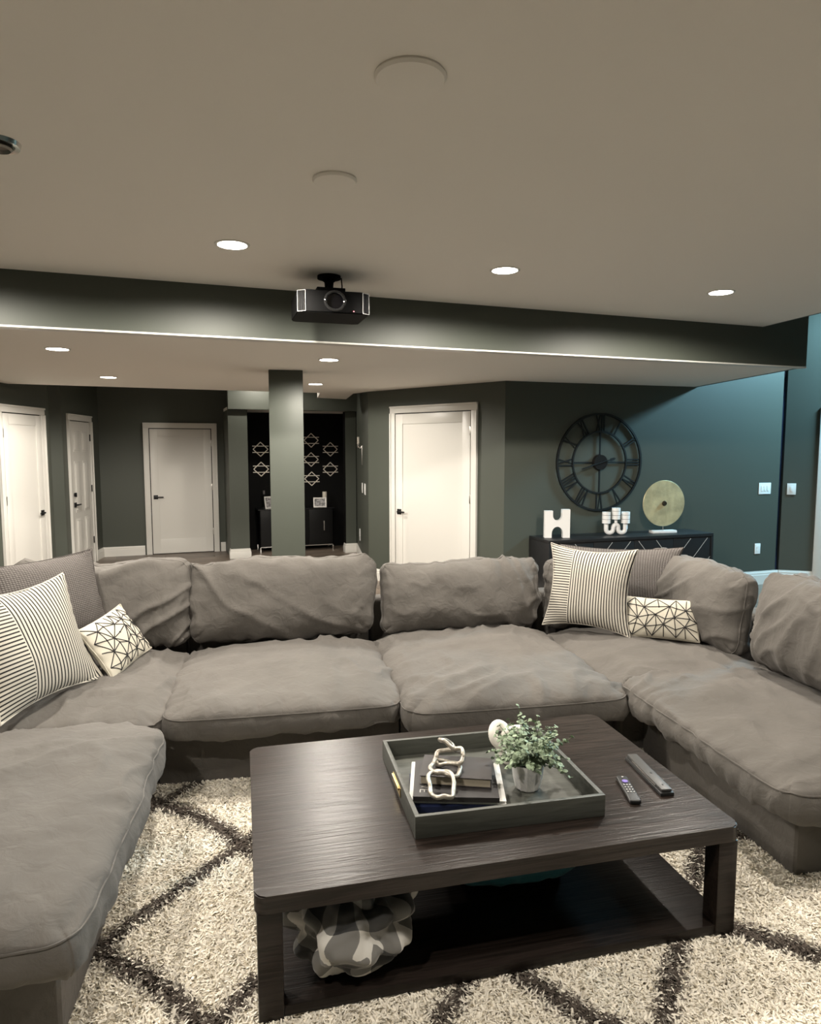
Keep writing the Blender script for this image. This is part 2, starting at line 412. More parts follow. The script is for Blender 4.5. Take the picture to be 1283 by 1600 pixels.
# cased doorway at the right edge
e = wall_frame((op0.x + d7.y * 0.002, op0.y - d7.x * 0.002), d7, 'white cased doorway at the right edge of the room', 'doorway', 'door_5', 'structure')
MB().box(0.0, 0.10, -0.026, 0, 0, 2.20, bevel=0.004).build('casing', TRIM, e)
MB().box(0.90, 1.0, -0.026, 0, 0, 2.20, bevel=0.004).build('casing', TRIM, e)
MB().box(0.1, 0.90, -0.026, 0, 2.10, 2.20, bevel=0.004).build('casing', TRIM, e)
MB().box(0.08, 0.10, 0.0, 0.15, 0, 2.10).build('jamb', TRIM, e, smooth=0)
MB().box(0.90, 0.92, 0.0, 0.15, 0, 2.10).build('jamb', TRIM, e, smooth=0)

baseboard('baseboard_back', (-0.875, 11.72), (-0.26, 11.72), 'white baseboard left of the far door')
baseboard('baseboard_back_right', (0.91, 11.72), (0.985, 11.72), 'white baseboard between the far door and the pillar')
baseboard('baseboard_entry', at_y(D2a, D2b, 11.37), D2b, 'white baseboard right of the six-panel door')
baseboard('baseboard_angled', at_y(W5a, W5b, 6.95), W5b, 'white baseboard right of the large door')
baseboard('baseboard_angled_left', W5a, at_y(W5a, W5b, 8.26), 'white baseboard left of the large door')
baseboard('baseboard_side', (3.0, 10.83), (2.53, 8.587), 'white baseboard on the narrow sconce wall')
baseboard('baseboard_clock', W6a, (7.32, 6.548), 'white baseboard along the clock wall', h=0.17)
baseboard('baseboard_pier', W7a, W7b, 'white baseboard beside the doorway', h=0.17)

# ------------------------------------------------------------------ ceiling lights
trim_me = MB().lathe([(0.062, 0.0), (0.066, -0.004), (0.085, -0.004), (0.088, -0.001), (0.088, 0.0)], n=40).mesh('trim_ring', 40); trim_me.materials.append(TRIM)
lens_me = MB().lathe([(0.0, -0.0045), (0.073, -0.0045), (0.073, -0.0005), (0.0, -0.0005)], n=40).mesh('lens'); lens_me.materials.append(GLOW)
def downlight(x, y, z, label, watts=LAMP_W, col=WARM, soft=0.05):
    e = thing('recessed_downlight', label, 'ceiling light', (x, y, z - 0.0002), group='recessed ceiling downlights')
    link('trim_ring', trim_me, e); link('lens', lens_me, e)
    ld = bpy.data.lights.new('downlight', 'SPOT'); ld.energy = watts; ld.color = col
    ld.spot_size = R(172); ld.spot_blend = 0.3; ld.shadow_soft_size = soft
    lo = link('bulb', ld, e); lo.location = (0, 0, -0.012)
    return e
downlight(0.379, 3.687, UP, 'lit round downlight left of the projector')
downlight(1.909, 3.673, UP, 'lit round downlight right of the projector, above the clock side')
downlight(3.518, 3.700, UP, 'lit round downlight on the main ceiling nearest the right wall')
downlight(-1.15, 3.690, UP, 'lit round downlight on the main ceiling above the left chaise')
downlight(-0.664, 5.612, LOW, 'leftmost lit downlight on the low soffit behind the beam')
downlight(-0.461, 7.690, LOW, 'lit downlight on the low soffit nearest the doors at left', watts=LAMP_W * 1.6)
downlight(1.312, 5.560, LOW, 'lit downlight on the low soffit in front of the column', watts=LAMP_W * 0.85)
downlight(1.670, 7.743, LOW, 'lit downlight on the low soffit behind the column', watts=LAMP_W * 0.55)
downlight(1.45, 10.25, LOW + 0.33, 'lit downlight hidden behind the soffit before the alcove', watts=LAMP_W * 0.3)
# the next row toward the viewer, just outside the top of the view
for x, f, l in ((-1.15, 0.85, 'leftmost downlight of the row above the near end of the sofa'), (1.91, 0.55, 'middle downlight of the row above the near end of the sofa'), (3.40, 0.75, 'rightmost downlight of the row above the near end of the sofa')):
    downlight(x, 1.15, UP, l, watts=LAMP_W * f)
downlight(8.30, 5.15, HIGH, 'cool downlight in the high ceiling by the stairwell', watts=LAMP_W * 9.0, col=(0.40, 0.78, 1.0), soft=0.45)
downlight(9.0, 6.9, 2.8, 'blue light in the room beyond the doorway', watts=LAMP_W, col=(0.12, 0.3, 1.0))

# round ceiling covers and an unlit gimbal fixture
cov = MB().lathe([(0.0, 0.0), (0.098, 0.0), (0.100, -0.006), (0.094, -0.014), (0.070, -0.017), (0.0, -0.018)], n=48).mesh('ceiling_cover', 30); cov.materials.append(CEIL)
for x, y, s, l in ((0.681, 1.883, 1.0, 'larger round flush ceiling cover nearest the top of the photo'), (0.662, 2.676, 0.85, 'smaller round flush ceiling cover in front of the projector')):
    o = tag(link('ceiling_cover', cov), l, 'ceiling cover', 'round ceiling covers'); o.location = (x, y, UP); o.scale = (s, s, 1)
e = thing('gimbal_light', 'unlit metal gimbal fixture at the left edge of the ceiling', 'ceiling light', (-0.475, 2.745, UP))
MB().lathe([(0.044, 0.0), (0.050, -0.012), (0.066, -0.014), (0.070, 0.0)], n=36).build('ring', CHROME, e)
MB().lathe([(0.0, -0.004), (0.040, -0.004), (0.043, -0.020), (0.036, -0.026), (0.030, -0.016), (0.0, -0.012)], n=32).build('eyeball', mat('dull_chrome', (0.25, 0.24, 0.22), 0.3, metal=1.0), e)

# ------------------------------------------------------------------ soft furnishings
def fbm(p, o=4): return noise.fractal(p, 1.0, 2.0, o, noise_basis='PERLIN_ORIGINAL')

def cushion_mesh(name, w, d, h, band, seed, crown_pow=3.0, sag=0.0, wr=1.0, nx=84, ny=72, bot=0.02, corner=0.10, uvs=False, ear=0.0, taper_pow=0.55, pin=False):
    """box cushion in local coords: centre of its bottom at the origin, x width, y depth, z up; returns mesh and rim points"""
    rnd = random.Random(seed); S = Vector((seed * 3.71 % 50, seed * 7.13 % 50, seed * 1.93 % 50))
    verts = []
    def outline(a, b):
        # rounded rectangle with slightly bowed sides
        x, y = a, b
        ca = max(0.0, abs(a) - (1 - 2 * corner / w)) / (2 * corner / w); cb = max(0.0, abs(b) - (1 - 2 * corner / d)) / (2 * corner / d)
        k = 0.0
        if ca > 0 and cb > 0:
            m_ = max(ca, cb); l_ = math.hypot(ca, cb)
            f = m_ / l_
            x = math.copysign((1 - 2 * corner / w) + ca * f * (2 * corner / w), a); y = math.copysign((1 - 2 * corner / d) + cb * f * (2 * corner / d), b)
        bow = 0.018
        X = x * w / 2 * (1 + bow * (1 - b * b)); Y = y * d / 2 * (1 + bow * (1 - a * a))
        return X, Y
    idx = {}
    A = [math.sin((i / (nx - 1) - 0.5) * math.pi * 0.92) / math.sin(math.pi * 0.46) for i in range(nx)]
    B = [math.sin((j / (ny - 1) - 0.5) * math.pi * 0.92) / math.sin(math.pi * 0.46) for j in range(ny)]
    crown = h - band - bot
    th = rnd.uniform(0, 6.28)
    for side in (1, 0):
        for j in range(ny):
            for i in range(nx):
                a, b = A[i], B[j]
                X, Y = outline(a, b)
                f = ((1 - abs(a) ** crown_pow) * (1 - abs(b) ** crown_pow)); f = max(f, 0) ** taper_pow
                if side:
                    z = bot + band + crown * f
                    z -= sag * math.exp(-((a - 0.1) ** 2 + (b + 0.1) ** 2) * 2.0)
                else:
                    z = bot - bot * f
                idx[(side, i, j)] = len(verts); verts.append(Vector((X, Y, z)))
    faces = []
    for j in range(ny - 1):
        for i in range(nx - 1):
            faces.append((idx[(1, i, j)], idx[(1, i + 1, j)], idx[(1, i + 1, j + 1)], idx[(1, i, j + 1)]))
            faces.append((idx[(0, i, j)], idx[(0, i, j + 1)], idx[(0, i + 1, j + 1)], idx[(0, i + 1, j)]))
    loop = [(i, 0) for i in range(nx)] + [(nx - 1, j) for j in range(1, ny)] + [(i, ny - 1) for i in range(nx - 2, -1, -1)] + [(0, j) for j in range(ny - 2, 0, -1)]
    K = 5; prev = [idx[(1, i, j)] for i, j in loop]
    n = len(loop)
    for k in range(1, K + 1):
        t = k / K
        if k < K:
            cur = []
            for q, (i, j) in enumerate(loop):
                p = verts[idx[(1, i, j)]]; bpt = verts[idx[(0, i, j)]]
                v = p.lerp(bpt, t); r = Vector((v.x, v.y, 0)).normalized()
                v = v + r * 0.012 * math.sin(t * math.pi)
                cur.append(len(verts)); verts.append(v)
        else: cur = [idx[(0, i, j)] for i, j in loop]
        for q in range(n): faces.append((prev[q], cur[q], cur[(q + 1) % n], prev[(q + 1) % n]))
        prev = cur
    # wrinkles
    me = bpy.data.meshes.new(name); me.from_pydata(verts, [], faces); me.update()
    nrm = np.zeros(len(verts) * 3, np.float32); me.vertices.foreach_get('normal', nrm); nrm = nrm.reshape(-1, 3)
    cs, sn = math.cos(th), math.sin(th)
    out = []
    for k, v in enumerate(verts):
        p = v + S
        edge = min(w / 2 - abs(v.x), d / 2 - abs(v.y)); edge = max(edge, 0)
        soft = 0.020 * fbm(p * 2.2, 3)
        q = Vector(((v.x * cs + v.y * sn) * 1.6, (-v.x * sn + v.y * cs) * 6.5, v.z * 3)) + S
        q += Vector((noise.noise(p * 2.5), noise.noise(p * 2.5 + Vector((9, 1, 4))), 0)) * 0.9
        r1 = 1 - abs(noise.noise(q)) * 2.2; r1 = max(r1, 0) ** 3
        q2 = Vector((v.x * 7.0, v.y * 2.6, v.z * 4)) + S * 2 + Vector((noise.noise(p * 3.1), noise.noise(p * 3.1 + Vector((3, 7, 1))), 0)) * 0.8
        r2 = 1 - abs(noise.noise(q2)) * 2.4; r2 = max(r2, 0) ** 3
        # puckers running in from the seam
        along_ = v.x if (d / 2 - abs(v.y)) < (w / 2 - abs(v.x)) else v.y
        pk = noise.noise(Vector((along_ * 15, edge * 2.0, 0)) + S) * math.exp(-edge / 0.10)
        amt = wr * (soft + 0.026 * r1 * max(0.12, 0.45 + noise.noise(p * 1.3)) + 0.014 * r2 * max(0.1, 0.5 + noise.noise(p * 1.7 + S)) + 0.010 * pk)
        out.append(v + Vector(nrm[k].tolist()) * amt)
    me.vertices.foreach_set('co', np.array(out, np.float32).ravel()); me.update()
    me.polygons.foreach_set('use_smooth', [True] * len(me.polygons))
    rim = [out[idx[(1, i, j)]] for i, j in loop]
    return me, rim

def piping(parent, rim, m, r=0.0042):
    pts = rim[::2]
    return MB().tube(pts, r, n=6, closed=True).build('piping', m, parent, smooth=60)

def pillow_mesh(name, w, h, t, seed, nx=56, ny=56, pinch=0.07, wr=1.0, droop=0.0):
    """throw pillow standing in local XZ: bottom edge centre at origin, y is thickness (front is -y), uv 0..1"""
    S = Vector((seed * 5.3 % 40, seed * 2.9 % 40, seed * 8.1 % 40))
    verts, faces, uv = [], [], []
    A = [math.sin((i / (nx - 1) - 0.5) * math.pi * 0.9) / math.sin(math.pi * 0.45) for i in range(nx)]
    B = [math.sin((j / (ny - 1) - 0.5) * math.pi * 0.9) / math.sin(math.pi * 0.45) for j in range(ny)]
    idx = {}
    for side in (-1, 1):
        for j in range(ny):
            for i in range(nx):
                a, b = A[i], B[j]
                border = i in (0, nx - 1) or j in (0, ny - 1)
                if side == 1 and border: idx[(1, i, j)] = idx[(-1, i, j)]; continue
                x = a * w / 2 * (1 - pinch * (1 - b * b) * abs(a)); z = b * h / 2 * (1 - pinch * (1 - a * a) * abs(b))
                f = max((1 - abs(a) ** 2.2) * (1 - abs(b) ** 2.2), 0) ** 0.62
                y = side * t / 2 * f
                p = Vector((x, y, z)) + S
                am = 0.010 * noise.noise(p * 5) + 0.016 * noise.noise(p * 2.4)
                along_ = x if abs(b) > abs(a) else z; ed = 1 - max(abs(a), abs(b))
                am += 0.010 * noise.noise(Vector((along_ * 22, side * 3.0, seed))) * math.exp(-ed * 7) * (0 if border else 1)
                y += side * am * wr * (0.25 if border else 1)
                z += droop * (a * a) * (b > 0) * abs(b)
                if border: y += 0.008 * noise.noise(Vector((along_ * 9, 1.0, seed)))
                idx[(side, i, j)] = len(verts); verts.append((x, y, z + h / 2)); uv.append(((a + 1) / 2, (b + 1) / 2))
    for j in range(ny - 1):
        for i in range(nx - 1):
            faces.append((idx[(-1, i, j)], idx[(-1, i + 1, j)], idx[(-1, i + 1, j + 1)], idx[(-1, i, j + 1)]))
            faces.append((idx[(1, i, j)], idx[(1, i, j + 1)], idx[(1, i + 1, j + 1)], idx[(1, i + 1, j)]))
    me = bpy.data.meshes.new(name); me.from_pydata(verts, [], faces)
    ul = me.uv_layers.new(name='UVMap')
    li = np.zeros(len(me.loops), np.int32); me.loops.foreach_get('vertex_index', li)
    ul.data.foreach_set('uv', np.array(uv, np.float32)[li].ravel())
    me.polygons.foreach_set('use_smooth', [True] * len(me.polygons)); me.update()
    rim = [Vector(verts[idx[(-1, i, j)]]) for i, j in [(i, 0) for i in range(nx)] + [(nx - 1, j) for j in range(1, ny)] + [(i, ny - 1) for i in range(nx - 2, -1, -1)] + [(0, j) for j in range(ny - 2, 0, -1)]]
    def surf(u, v):
        a, b = u * 2 - 1, v * 2 - 1
        i = min(range(nx), key=lambda k: abs(A[k] - a)); j = min(range(ny), key=lambda k: abs(B[k] - b))
        def lerp_i(arr, val):
            for k in range(len(arr) - 1):
                if arr[k] <= val <= arr[k + 1]: return k, (val - arr[k]) / (arr[k + 1] - arr[k])
            return (0, 0.0) if val < arr[0] else (len(arr) - 2, 1.0)
        i, fi = lerp_i(A, a); j, fj = lerp_i(B, b)
        P = lambda I, J: Vector(verts[idx[(-1, I, J)]])
        return (P(i, j) * (1 - fi) + P(i + 1, j) * fi) * (1 - fj) + (P(i, j + 1) * (1 - fi) + P(i + 1, j + 1) * fi) * fj
    return me, rim, surf

# sofa frame: local axes u, v turned -9 degrees, origin on the floor in front of the back row
ST = R(-9); SO = Vector((0, 3.5, 0)); SU = Vector((math.cos(ST), math.sin(ST), 0)); SV = Vector((-math.sin(ST), math.cos(ST), 0))
def suv(u, v, z=0.0): return SO + SU * u + SV * v + Vector((0, 0, z))

def sofa_module(label, u0, u1, v0, v1, frames, cushions, seats, seed, base_h=0.30):
    """frames: list of (u0,u1,v0,v1,height); seats: (u0,u1,v0,v1); cushions: (u,v,z,rot_z,lean,w,h,t)"""
    cu, cv = (u0 + u1) / 2, (v0 + v1) / 2
    e = thing('sofa_module', label, 'sofa', suv(cu, cv), ST, group='modules of the grey sectional sofa')
    MB().box(u0 - cu, u1 - cu, v0 - cv, v1 - cv, 0.012, base_h, bevel=0.025, seg=3).build('base', SOFA, e)
    for (a, b, c, d_, hh) in frames:
        MB().box(a - cu, b - cu, c - cv, d_ - cv, 0.012, hh, bevel=0.05, seg=4).build('back_frame', SOFA, e)
    for k, (a, b, c, d_, z0, h) in enumerate(seats):
        me, rim = cushion_mesh('seat_cushion', b - a, d_ - c, h, 0.095, seed + k, wr=1.1)
        me.materials.append(SOFA)
        o = link('seat_cushion', me, e); o.location = ((a + b) / 2 - cu, (c + d_) / 2 - cv, z0)
        piping(o, rim, SOFA)
    for k, (u, v, z, rz, lean, w, h, t) in enumerate(cushions):
        me, rim = cushion_mesh('back_cushion', w, h, t, 0.07, seed + 20 + k, wr=1.25, nx=76, ny=56, bot=0.05, corner=0.06, crown_pow=2.6)
        me.materials.append(SOFA)
        o = link('back_cushion', me, e); o.location = (u - cu, v - cv, z)
        o.rotation_euler = Matrix.LocRotScale(None, (Matrix.Rotation(rz, 3, 'Z') @ Matrix.Rotation(R(90) - lean, 3, 'X')), None).to_euler()
        piping(o, rim, SOFA)
    return e
SEATZ = 0.298
# back cushion: u,v is the centre of its back side, z its mid height
sofa_module('left middle sofa seat facing the table, smooth wide back cushion', -0.07, 1.165, 0.05, 1.42,
            [(-0.06, 1.16, 1.27, 1.45, 0.66)], [(0.575, 1.225, 0.705, 0, R(8), 1.17, 0.50, 0.27)], [(-0.015, 1.155, -0.11, 1.05, SEATZ, 0.212)], 3)
sofa_module('right middle sofa seat with creased back cushion, behind the plant', 1.17, 2.40, 0.05, 1.42,
            [(1.17, 2.38, 1.27, 1.45, 0.66)], [(1.785, 1.225, 0.675, 0, R(9), 1.09, 0.46, 0.27)], [(1.165, 2.345, -0.22, 1.12, SEATZ - 0.01, 0.222)], 5)
sofa_module('left corner sofa seat piled with throw pillows', -1.42, -0.075, -0.02, 1.42,
            [(-1.42, -0.07, 1.27, 1.45, 0.66), (-1.46, -1.28, -0.02, 1.27, 0.66)],
            [(-0.56, 1.225, 0.715, 0, R(8), 1.05, 0.52, 0.26), (-1.21, 0.50, 0.71, R(90), R(8), 1.05, 0.52, 0.26)], [(-1.16, -0.02, -0.12, 1.05, SEATZ - 0.01, 0.205)], 8)
sofa_module('right corner sofa seat piled with throw pillows', 2.405, 3.62, -0.02, 1.42,
            [(2.40, 3.62, 1.27, 1.45, 0.66), (3.50, 3.68, -0.02, 1.27, 0.66)],
            [(2.86, 1.225, 0.66, 0, R(8), 0.86, 0.46, 0.25), (3.39, 0.70, 0.70, R(-90), R(8), 1.06, 0.48, 0.27)], [(2.35, 3.34, -0.14, 1.05, SEATZ - 0.015, 0.205)], 11)
sofa_module('left chaise module in the near left foreground, plain wide seat', -1.42, -0.085, -1.47, -0.03,
            [(-1.46, -1.28, -1.47, -0.03, 0.66)], [(-1.21, -0.70, 0.70, R(90), R(8), 1.2, 0.50, 0.26)], [(-1.20, 0.0, -1.60, -0.15, SEATZ - 0.01, 0.222)], 14)
sofa_module('right chaise module with deeply wrinkled seat at the right edge', 2.53, 3.62, -1.20, -0.03,
            [(3.50, 3.68, -1.20, -0.03, 0.66)], [(3.38, -0.50, 0.735, R(-90), R(10), 1.0, 0.52, 0.28)], [(2.37, 3.36, -1.34, -0.05, SEATZ + 0.022, 0.192)], 17, 0.325)

# ------------------------------------------------------------------ throw pillows
def stripe_mat(name, light, dark, freq, split):
    m, nt, b = node_mat(name)
    uv = nt.nodes.new('ShaderNodeUVMap'); sx = nt.nodes.new('ShaderNodeSeparateXYZ'); nt.links.new(uv.outputs['UV'], sx.inputs['Vector'])
    def M(op, a, c=None):
        n = nt.nodes.new('ShaderNodeMath'); n.operation = op
        for k, s in enumerate((a, c)):
            if s is None: continue
            if isinstance(s, (int, float)): n.inputs[k].default_value = s
            else: nt.links.new(s, n.inputs[k])
        return n.outputs[0]
    def stripes(s): return M('GREATER_THAN', M('FRACT', M('MULTIPLY', s, freq)), 0.62)
    sel = M('GREATER_THAN', sx.outputs['X'], split)
    fac = M('ADD', M('MULTIPLY', stripes(sx.outputs['X']), sel), M('MULTIPLY', stripes(sx.outputs['Y']), M('SUBTRACT', 1.0, sel)))
    mx = nt.nodes.new('ShaderNodeMix'); mx.data_type = 'RGBA'; nt.links.new(fac, mx.inputs['Factor'])
    mx.inputs[6].default_value = (*light, 1); mx.inputs[7].default_value = (*dark, 1)
    nt.links.new(mx.outputs[2], b.inputs['Base Color']); b.inputs['Roughness'].default_value = 0.9; b.inputs['Specular IOR Level'].default_value = 0.15
    n3 = nt.nodes.new('ShaderNodeTexNoise'); n3.inputs['Scale'].default_value = 300
    tc = nt.nodes.new('ShaderNodeTexCoord'); nt.links.new(tc.outputs['Object'], n3.inputs['Vector'])
    bp = nt.nodes.new('ShaderNodeBump'); bp.inputs['Strength'].default_value = 0.15; bp.inputs['Distance'].default_value = 0.003
    nt.links.new(n3.outputs['Fac'], bp.inputs['Height']); nt.links.new(bp.outputs['Normal'], b.inputs['Normal'])
    return m
def waffle_mat(name, light, dark, freq):
    m, nt, b = node_mat(name)
    uv = nt.nodes.new('ShaderNodeUVMap'); sx = nt.nodes.new('ShaderNodeSeparateXYZ'); nt.links.new(uv.outputs['UV'], sx.inputs['Vector'])
    def M(op, a, c=None):
        n = nt.nodes.new('ShaderNodeMath'); n.operation = op
        for k, s in enumerate((a, c)):
            if s is None: continue
            if isinstance(s, (int, float)): n.inputs[k].default_value = s
            else: nt.links.new(s, n.inputs[k])
        return n.outputs[0]
    def wv(s): return M('POWER', M('ABSOLUTE', M('SINE', M('MULTIPLY', s, freq * math.pi))), 0.6)
    h = M('MULTIPLY', wv(sx.outputs['X']), wv(sx.outputs['Y']))
    mx = nt.nodes.new('ShaderNodeMix'); mx.data_type = 'RGBA'; nt.links.new(h, mx.inputs['Factor'])
    mx.inputs[6].default_value = (*dark, 1); mx.inputs[7].default_value = (*light, 1)
    nt.links.new(mx.outputs[2], b.inputs['Base Color']); b.inputs['Roughness'].default_value = 0.9; b.inputs['Specular IOR Level'].default_value = 0.15
    bp = nt.nodes.new('ShaderNodeBump'); bp.inputs['Strength'].default_value = 0.7; bp.inputs['Distance'].default_value = 0.006
    nt.links.new(h, bp.inputs['Height']); nt.links.new(bp.outputs['Normal'], b.inputs['Normal'])
    return m
STRIPE = stripe_mat('cream_black_ticking', (0.47, 0.44, 0.38), (0.028, 0.026, 0.026), 31, 0.30)
WAFFLE = waffle_mat('grey_waffle_weave', (0.175, 0.16, 0.15), (0.07, 0.062, 0.058), 46)
CREAM = mat('cream_cotton', (0.50, 0.465, 0.385), 0.9, bump=0.15, bscale=260, spec=0.15)
THREAD = mat('black_thread', (0.012, 0.011, 0.011), 0.8)

def place_pillow(o, bl, br, lean, roll=0.0):
    bl, br = Vector(bl), Vector(br); x = (br - bl).normalized(); n = x.cross(Vector((0, 0, 1))).normalized(); up = n.cross(x) * -1
    if up.z < 0: up = -up
    z = (up * math.cos(lean) - n * math.sin(lean)).normalized(); y = z.cross(x)
    M = Matrix((x, y, z)).transposed().to_4x4(); M.translation = (bl + br) / 2
    o.matrix_world = M
def throw_pillow(name, label, bl, br, h, t, lean, m, seed, w=None, pinch=0.07, embroidery=None, droop=0.0):
    w = w or (Vector(br) - Vector(bl)).length
    me, rim, surf = pillow_mesh(name, w, h, t, seed, pinch=pinch, droop=droop); me.materials.append(m)
    e = link(name, me); place_pillow(e, bl, br, lean); tag(e, label, 'pillow', 'throw pillows on the sofa')
    MB().tube(rim, 0.0035, n=6, closed=True).build('seam', m if embroidery else m, e, smooth=60)
    if embroidery:
        cols, rows = embroidery; rr = random.Random(seed); P = {}
        for i in range(cols + 1):
            for j in range(rows + 1):
                ju, jv = (rr.uniform(-0.32, 0.32) if 0 < i < cols else 0), (rr.uniform(-0.30, 0.30) if 0 < j < rows else 0)
                P[(i, j)] = (min(max((i + ju) / cols, 0.02), 0.98), min(max((j + jv) / rows, 0.03), 0.97))
        segs = []
        for i in range(cols + 1):
            for j in range(rows + 1):
                if i < cols: segs.append((P[(i, j)], P[(i + 1, j)]))
                if j < rows and rr.random() < 0.8: segs.append((P[(i, j)], P[(i, j + 1)]))
                if i < cols and j < rows:
                    if (i + j) % 2: segs.append((P[(i, j)], P[(i + 1, j + 1)]))
                    else: segs.append((P[(i + 1, j)], P[(i, j + 1)]))
        mb = MB()
        for (a, b) in segs:
            if (a[1] in (0.03, 0.97) and b[1] == a[1]) or (a[0] in (0.02, 0.98) and b[0] == a[0]): continue
            pts = [surf(a[0] + (b[0] - a[0]) * k / 10, a[1] + (b[1] - a[1]) * k / 10) + Vector((0, -0.0008, 0)) for k in range(11)]
            mb.tube(pts, 0.0028, n=5)
        for q in P.values():
            if 0.05 < q[0] < 0.95 and 0.05 < q[1] < 0.95: mb.sphere(surf(*q), 0.006, u=6, v=4)
        mb.build('embroidery', THREAD, e, smooth=60)
    return e
throw_pillow('throw_pillow', 'dark grey waffle pillow behind the striped pillow at right', (2.72, 4.32, 0.58), (3.36, 3.76, 0.60), 0.43, 0.16, R(12), WAFFLE, 31, pinch=0.13)
throw_pillow('throw_pillow', 'cream and black ticking-striped square pillow on the right corner seat', (2.44, 4.08, 0.50), (2.80, 3.60, 0.50), 0.57, 0.17, R(14), STRIPE, 32, pinch=0.15)
throw_pillow('throw_pillow', 'small cream lumbar pillow with black triangle lines on the right corner seat', (2.79, 3.66, 0.50), (3.14, 3.36, 0.50), 0.26, 0.12, R(24), CREAM, 33, pinch=0.05, embroidery=(7, 4))
throw_pillow('throw_pillow', 'grey waffle pillow at the left edge leaning on the corner cushion', (-0.78, 4.02, 0.60), (-0.32, 4.54, 0.61), 0.50, 0.17, R(13), WAFFLE, 34, pinch=0.06)
throw_pillow('throw_pillow', 'cream and black ticking-striped square pillow at the left edge', (-0.70, 3.40, 0.49), (-0.31, 3.92, 0.49), 0.61, 0.18, R(24), STRIPE, 35, pinch=0.14)
throw_pillow('throw_pillow', 'small cream lumbar pillow with black triangle lines on the left corner seat', (-0.27, 3.88, 0.49), (-0.08, 4.34, 0.52), 0.32, 0.12, R(34), CREAM, 36, pinch=0.06, embroidery=(7, 5))

# ------------------------------------------------------------------ rug
def rug_dark(x, y):
    """1 where the dark lattice runs"""
    a = np.array([0.51, 0.45]); b = np.array([0.36, -0.45]); M = np.linalg.inv(np.array([[a[0], b[0]], [a[1], b[1]]]))
    wob = 0.035 * np.sin(x * 5.1 + y * 3.3) + 0.03 * np.sin(y * 7.3 - x * 4.1 + 1.3)
    px, py = x + 0.24 + wob * 0.5, y - 2.43 + wob * 0.4
    s = M[0, 0] * px + M[0, 1] * py; t = M[1, 0] * px + M[1, 1] * py
    s = s + 0.06 * t
    ds = np.abs(s - np.round(s)) * 0.52; dt = np.abs(t - np.round(t)) * 0.62
    return np.minimum(ds, dt)
def rug_cols(x, y, n):
    dd = rug_dark(x, y)
    k = np.clip((dd - 0.012 - np.random.rand(n) * 0.022) / 0.012, 0, 1)
    light = np.array([0.93, 0.875, 0.765]); dark = np.array([0.12, 0.10, 0.085])
    br = (0.84 + 0.28 * np.random.rand(n))[:, None]
    c = (dark[None] * (1 - k[:, None]) + light[None] * k[:, None]) * br
    return np.concatenate([c, np.ones((n, 1))], 1)
mR, nt, b = node_mat('shag_rug_wool')
at_ = nt.nodes.new('ShaderNodeAttribute'); at_.attribute_name = 'yarn'
nt.links.new(at_.outputs['Color'], b.inputs['Base Color']); b.inputs['Roughness'].default_value = 0.95; b.inputs['Specular IOR Level'].default_value = 0.1
RX0, RX1, RY0, RY1 = -1.3, 3.3, 0.9, 4.0
gx, gy = 190, 130
xs, ys = np.meshgrid(np.linspace(RX0, RX1, gx), np.linspace(RY0, RY1, gy)); xs, ys = xs.ravel(), ys.ravel()
vv = np.stack([xs, ys, 0.012 + 0.003 * np.random.rand(len(xs))], 1)
ff = [(j * gx + i, j * gx + i + 1, (j + 1) * gx + i + 1, (j + 1) * gx + i) for j in range(gy - 1) for i in range(gx - 1)]
me = bpy.data.meshes.new('rug_backing'); me.from_pydata(vv.tolist(), [], ff); me.materials.append(mR)
ca = me.color_attributes.new('yarn', 'FLOAT_COLOR', 'POINT'); ca.data.foreach_set('color', (rug_cols(xs, ys, len(xs)) * np.array([0.95, 0.95, 0.95, 1])).astype(np.float32).ravel())
rug = thing('area_rug', 'cream shag rug with dark brown diamond lines under the coffee table', 'rug', (0, 0, 0))
link('backing', me, rug)
def in_view(x, y):
    # leave out pile that stands under the sofa bases and can never be seen
    u = (x) * math.cos(ST) + (y - 3.5) * math.sin(ST); v = -(x) * math.sin(ST) + (y - 3.5) * math.cos(ST)
    return ~((v > 0.10) | (u < -0.13) & (v > -1.58) | (u > 2.58) & (v > -1.17))
N = 520000
X = RX0 + (RX1 - RX0) * np.random.rand(N); Yr = RY0 + (RY1 - RY0) * np.random.rand(N)
keep = in_view(X, Yr); X, Yr = X[keep], Yr[keep]; N = len(X)
ang = np.random.rand(N) * 2 * np.pi; ln = 0.014 + 0.012 * np.random.rand(N); la = np.random.rand(N) * 2 * np.pi; lean = 0.014 + 0.026 * np.random.rand(N)
wd = 0.0023 + 0.0018 * np.random.rand(N)
dx, dy = np.cos(ang) * wd, np.sin(ang) * wd; lx, ly = np.cos(la) * lean, np.sin(la) * lean
z0 = np.full(N, 0.010)
P = np.zeros((N, 6, 3), np.float32)
P[:, 0] = np.stack([X - dx, Yr - dy, z0], 1); P[:, 1] = np.stack([X + dx, Yr + dy, z0], 1)
P[:, 2] = np.stack([X - dx * 1.3 + lx * .4, Yr - dy * 1.3 + ly * .4, z0 + ln * .65], 1); P[:, 3] = np.stack([X + dx * 1.3 + lx * .4, Yr + dy * 1.3 + ly * .4, z0 + ln * .65], 1)
P[:, 4] = np.stack([X - dx * .7 + lx, Yr - dy * .7 + ly, z0 + ln * .95], 1); P[:, 5] = np.stack([X + dx * .7 + lx, Yr + dy * .7 + ly, z0 + ln], 1)
me = bpy.data.meshes.new('rug_pile'); me.vertices.add(N * 6); me.vertices.foreach_set('co', P.ravel())
base_i = (np.arange(N) * 6)[:, None]
quads = np.concatenate([base_i + np.array([0, 1, 3, 2]), base_i + np.array([2, 3, 5, 4])], 1).reshape(-1).astype(np.int32)
me.loops.add(len(quads)); me.loops.foreach_set('vertex_index', quads)
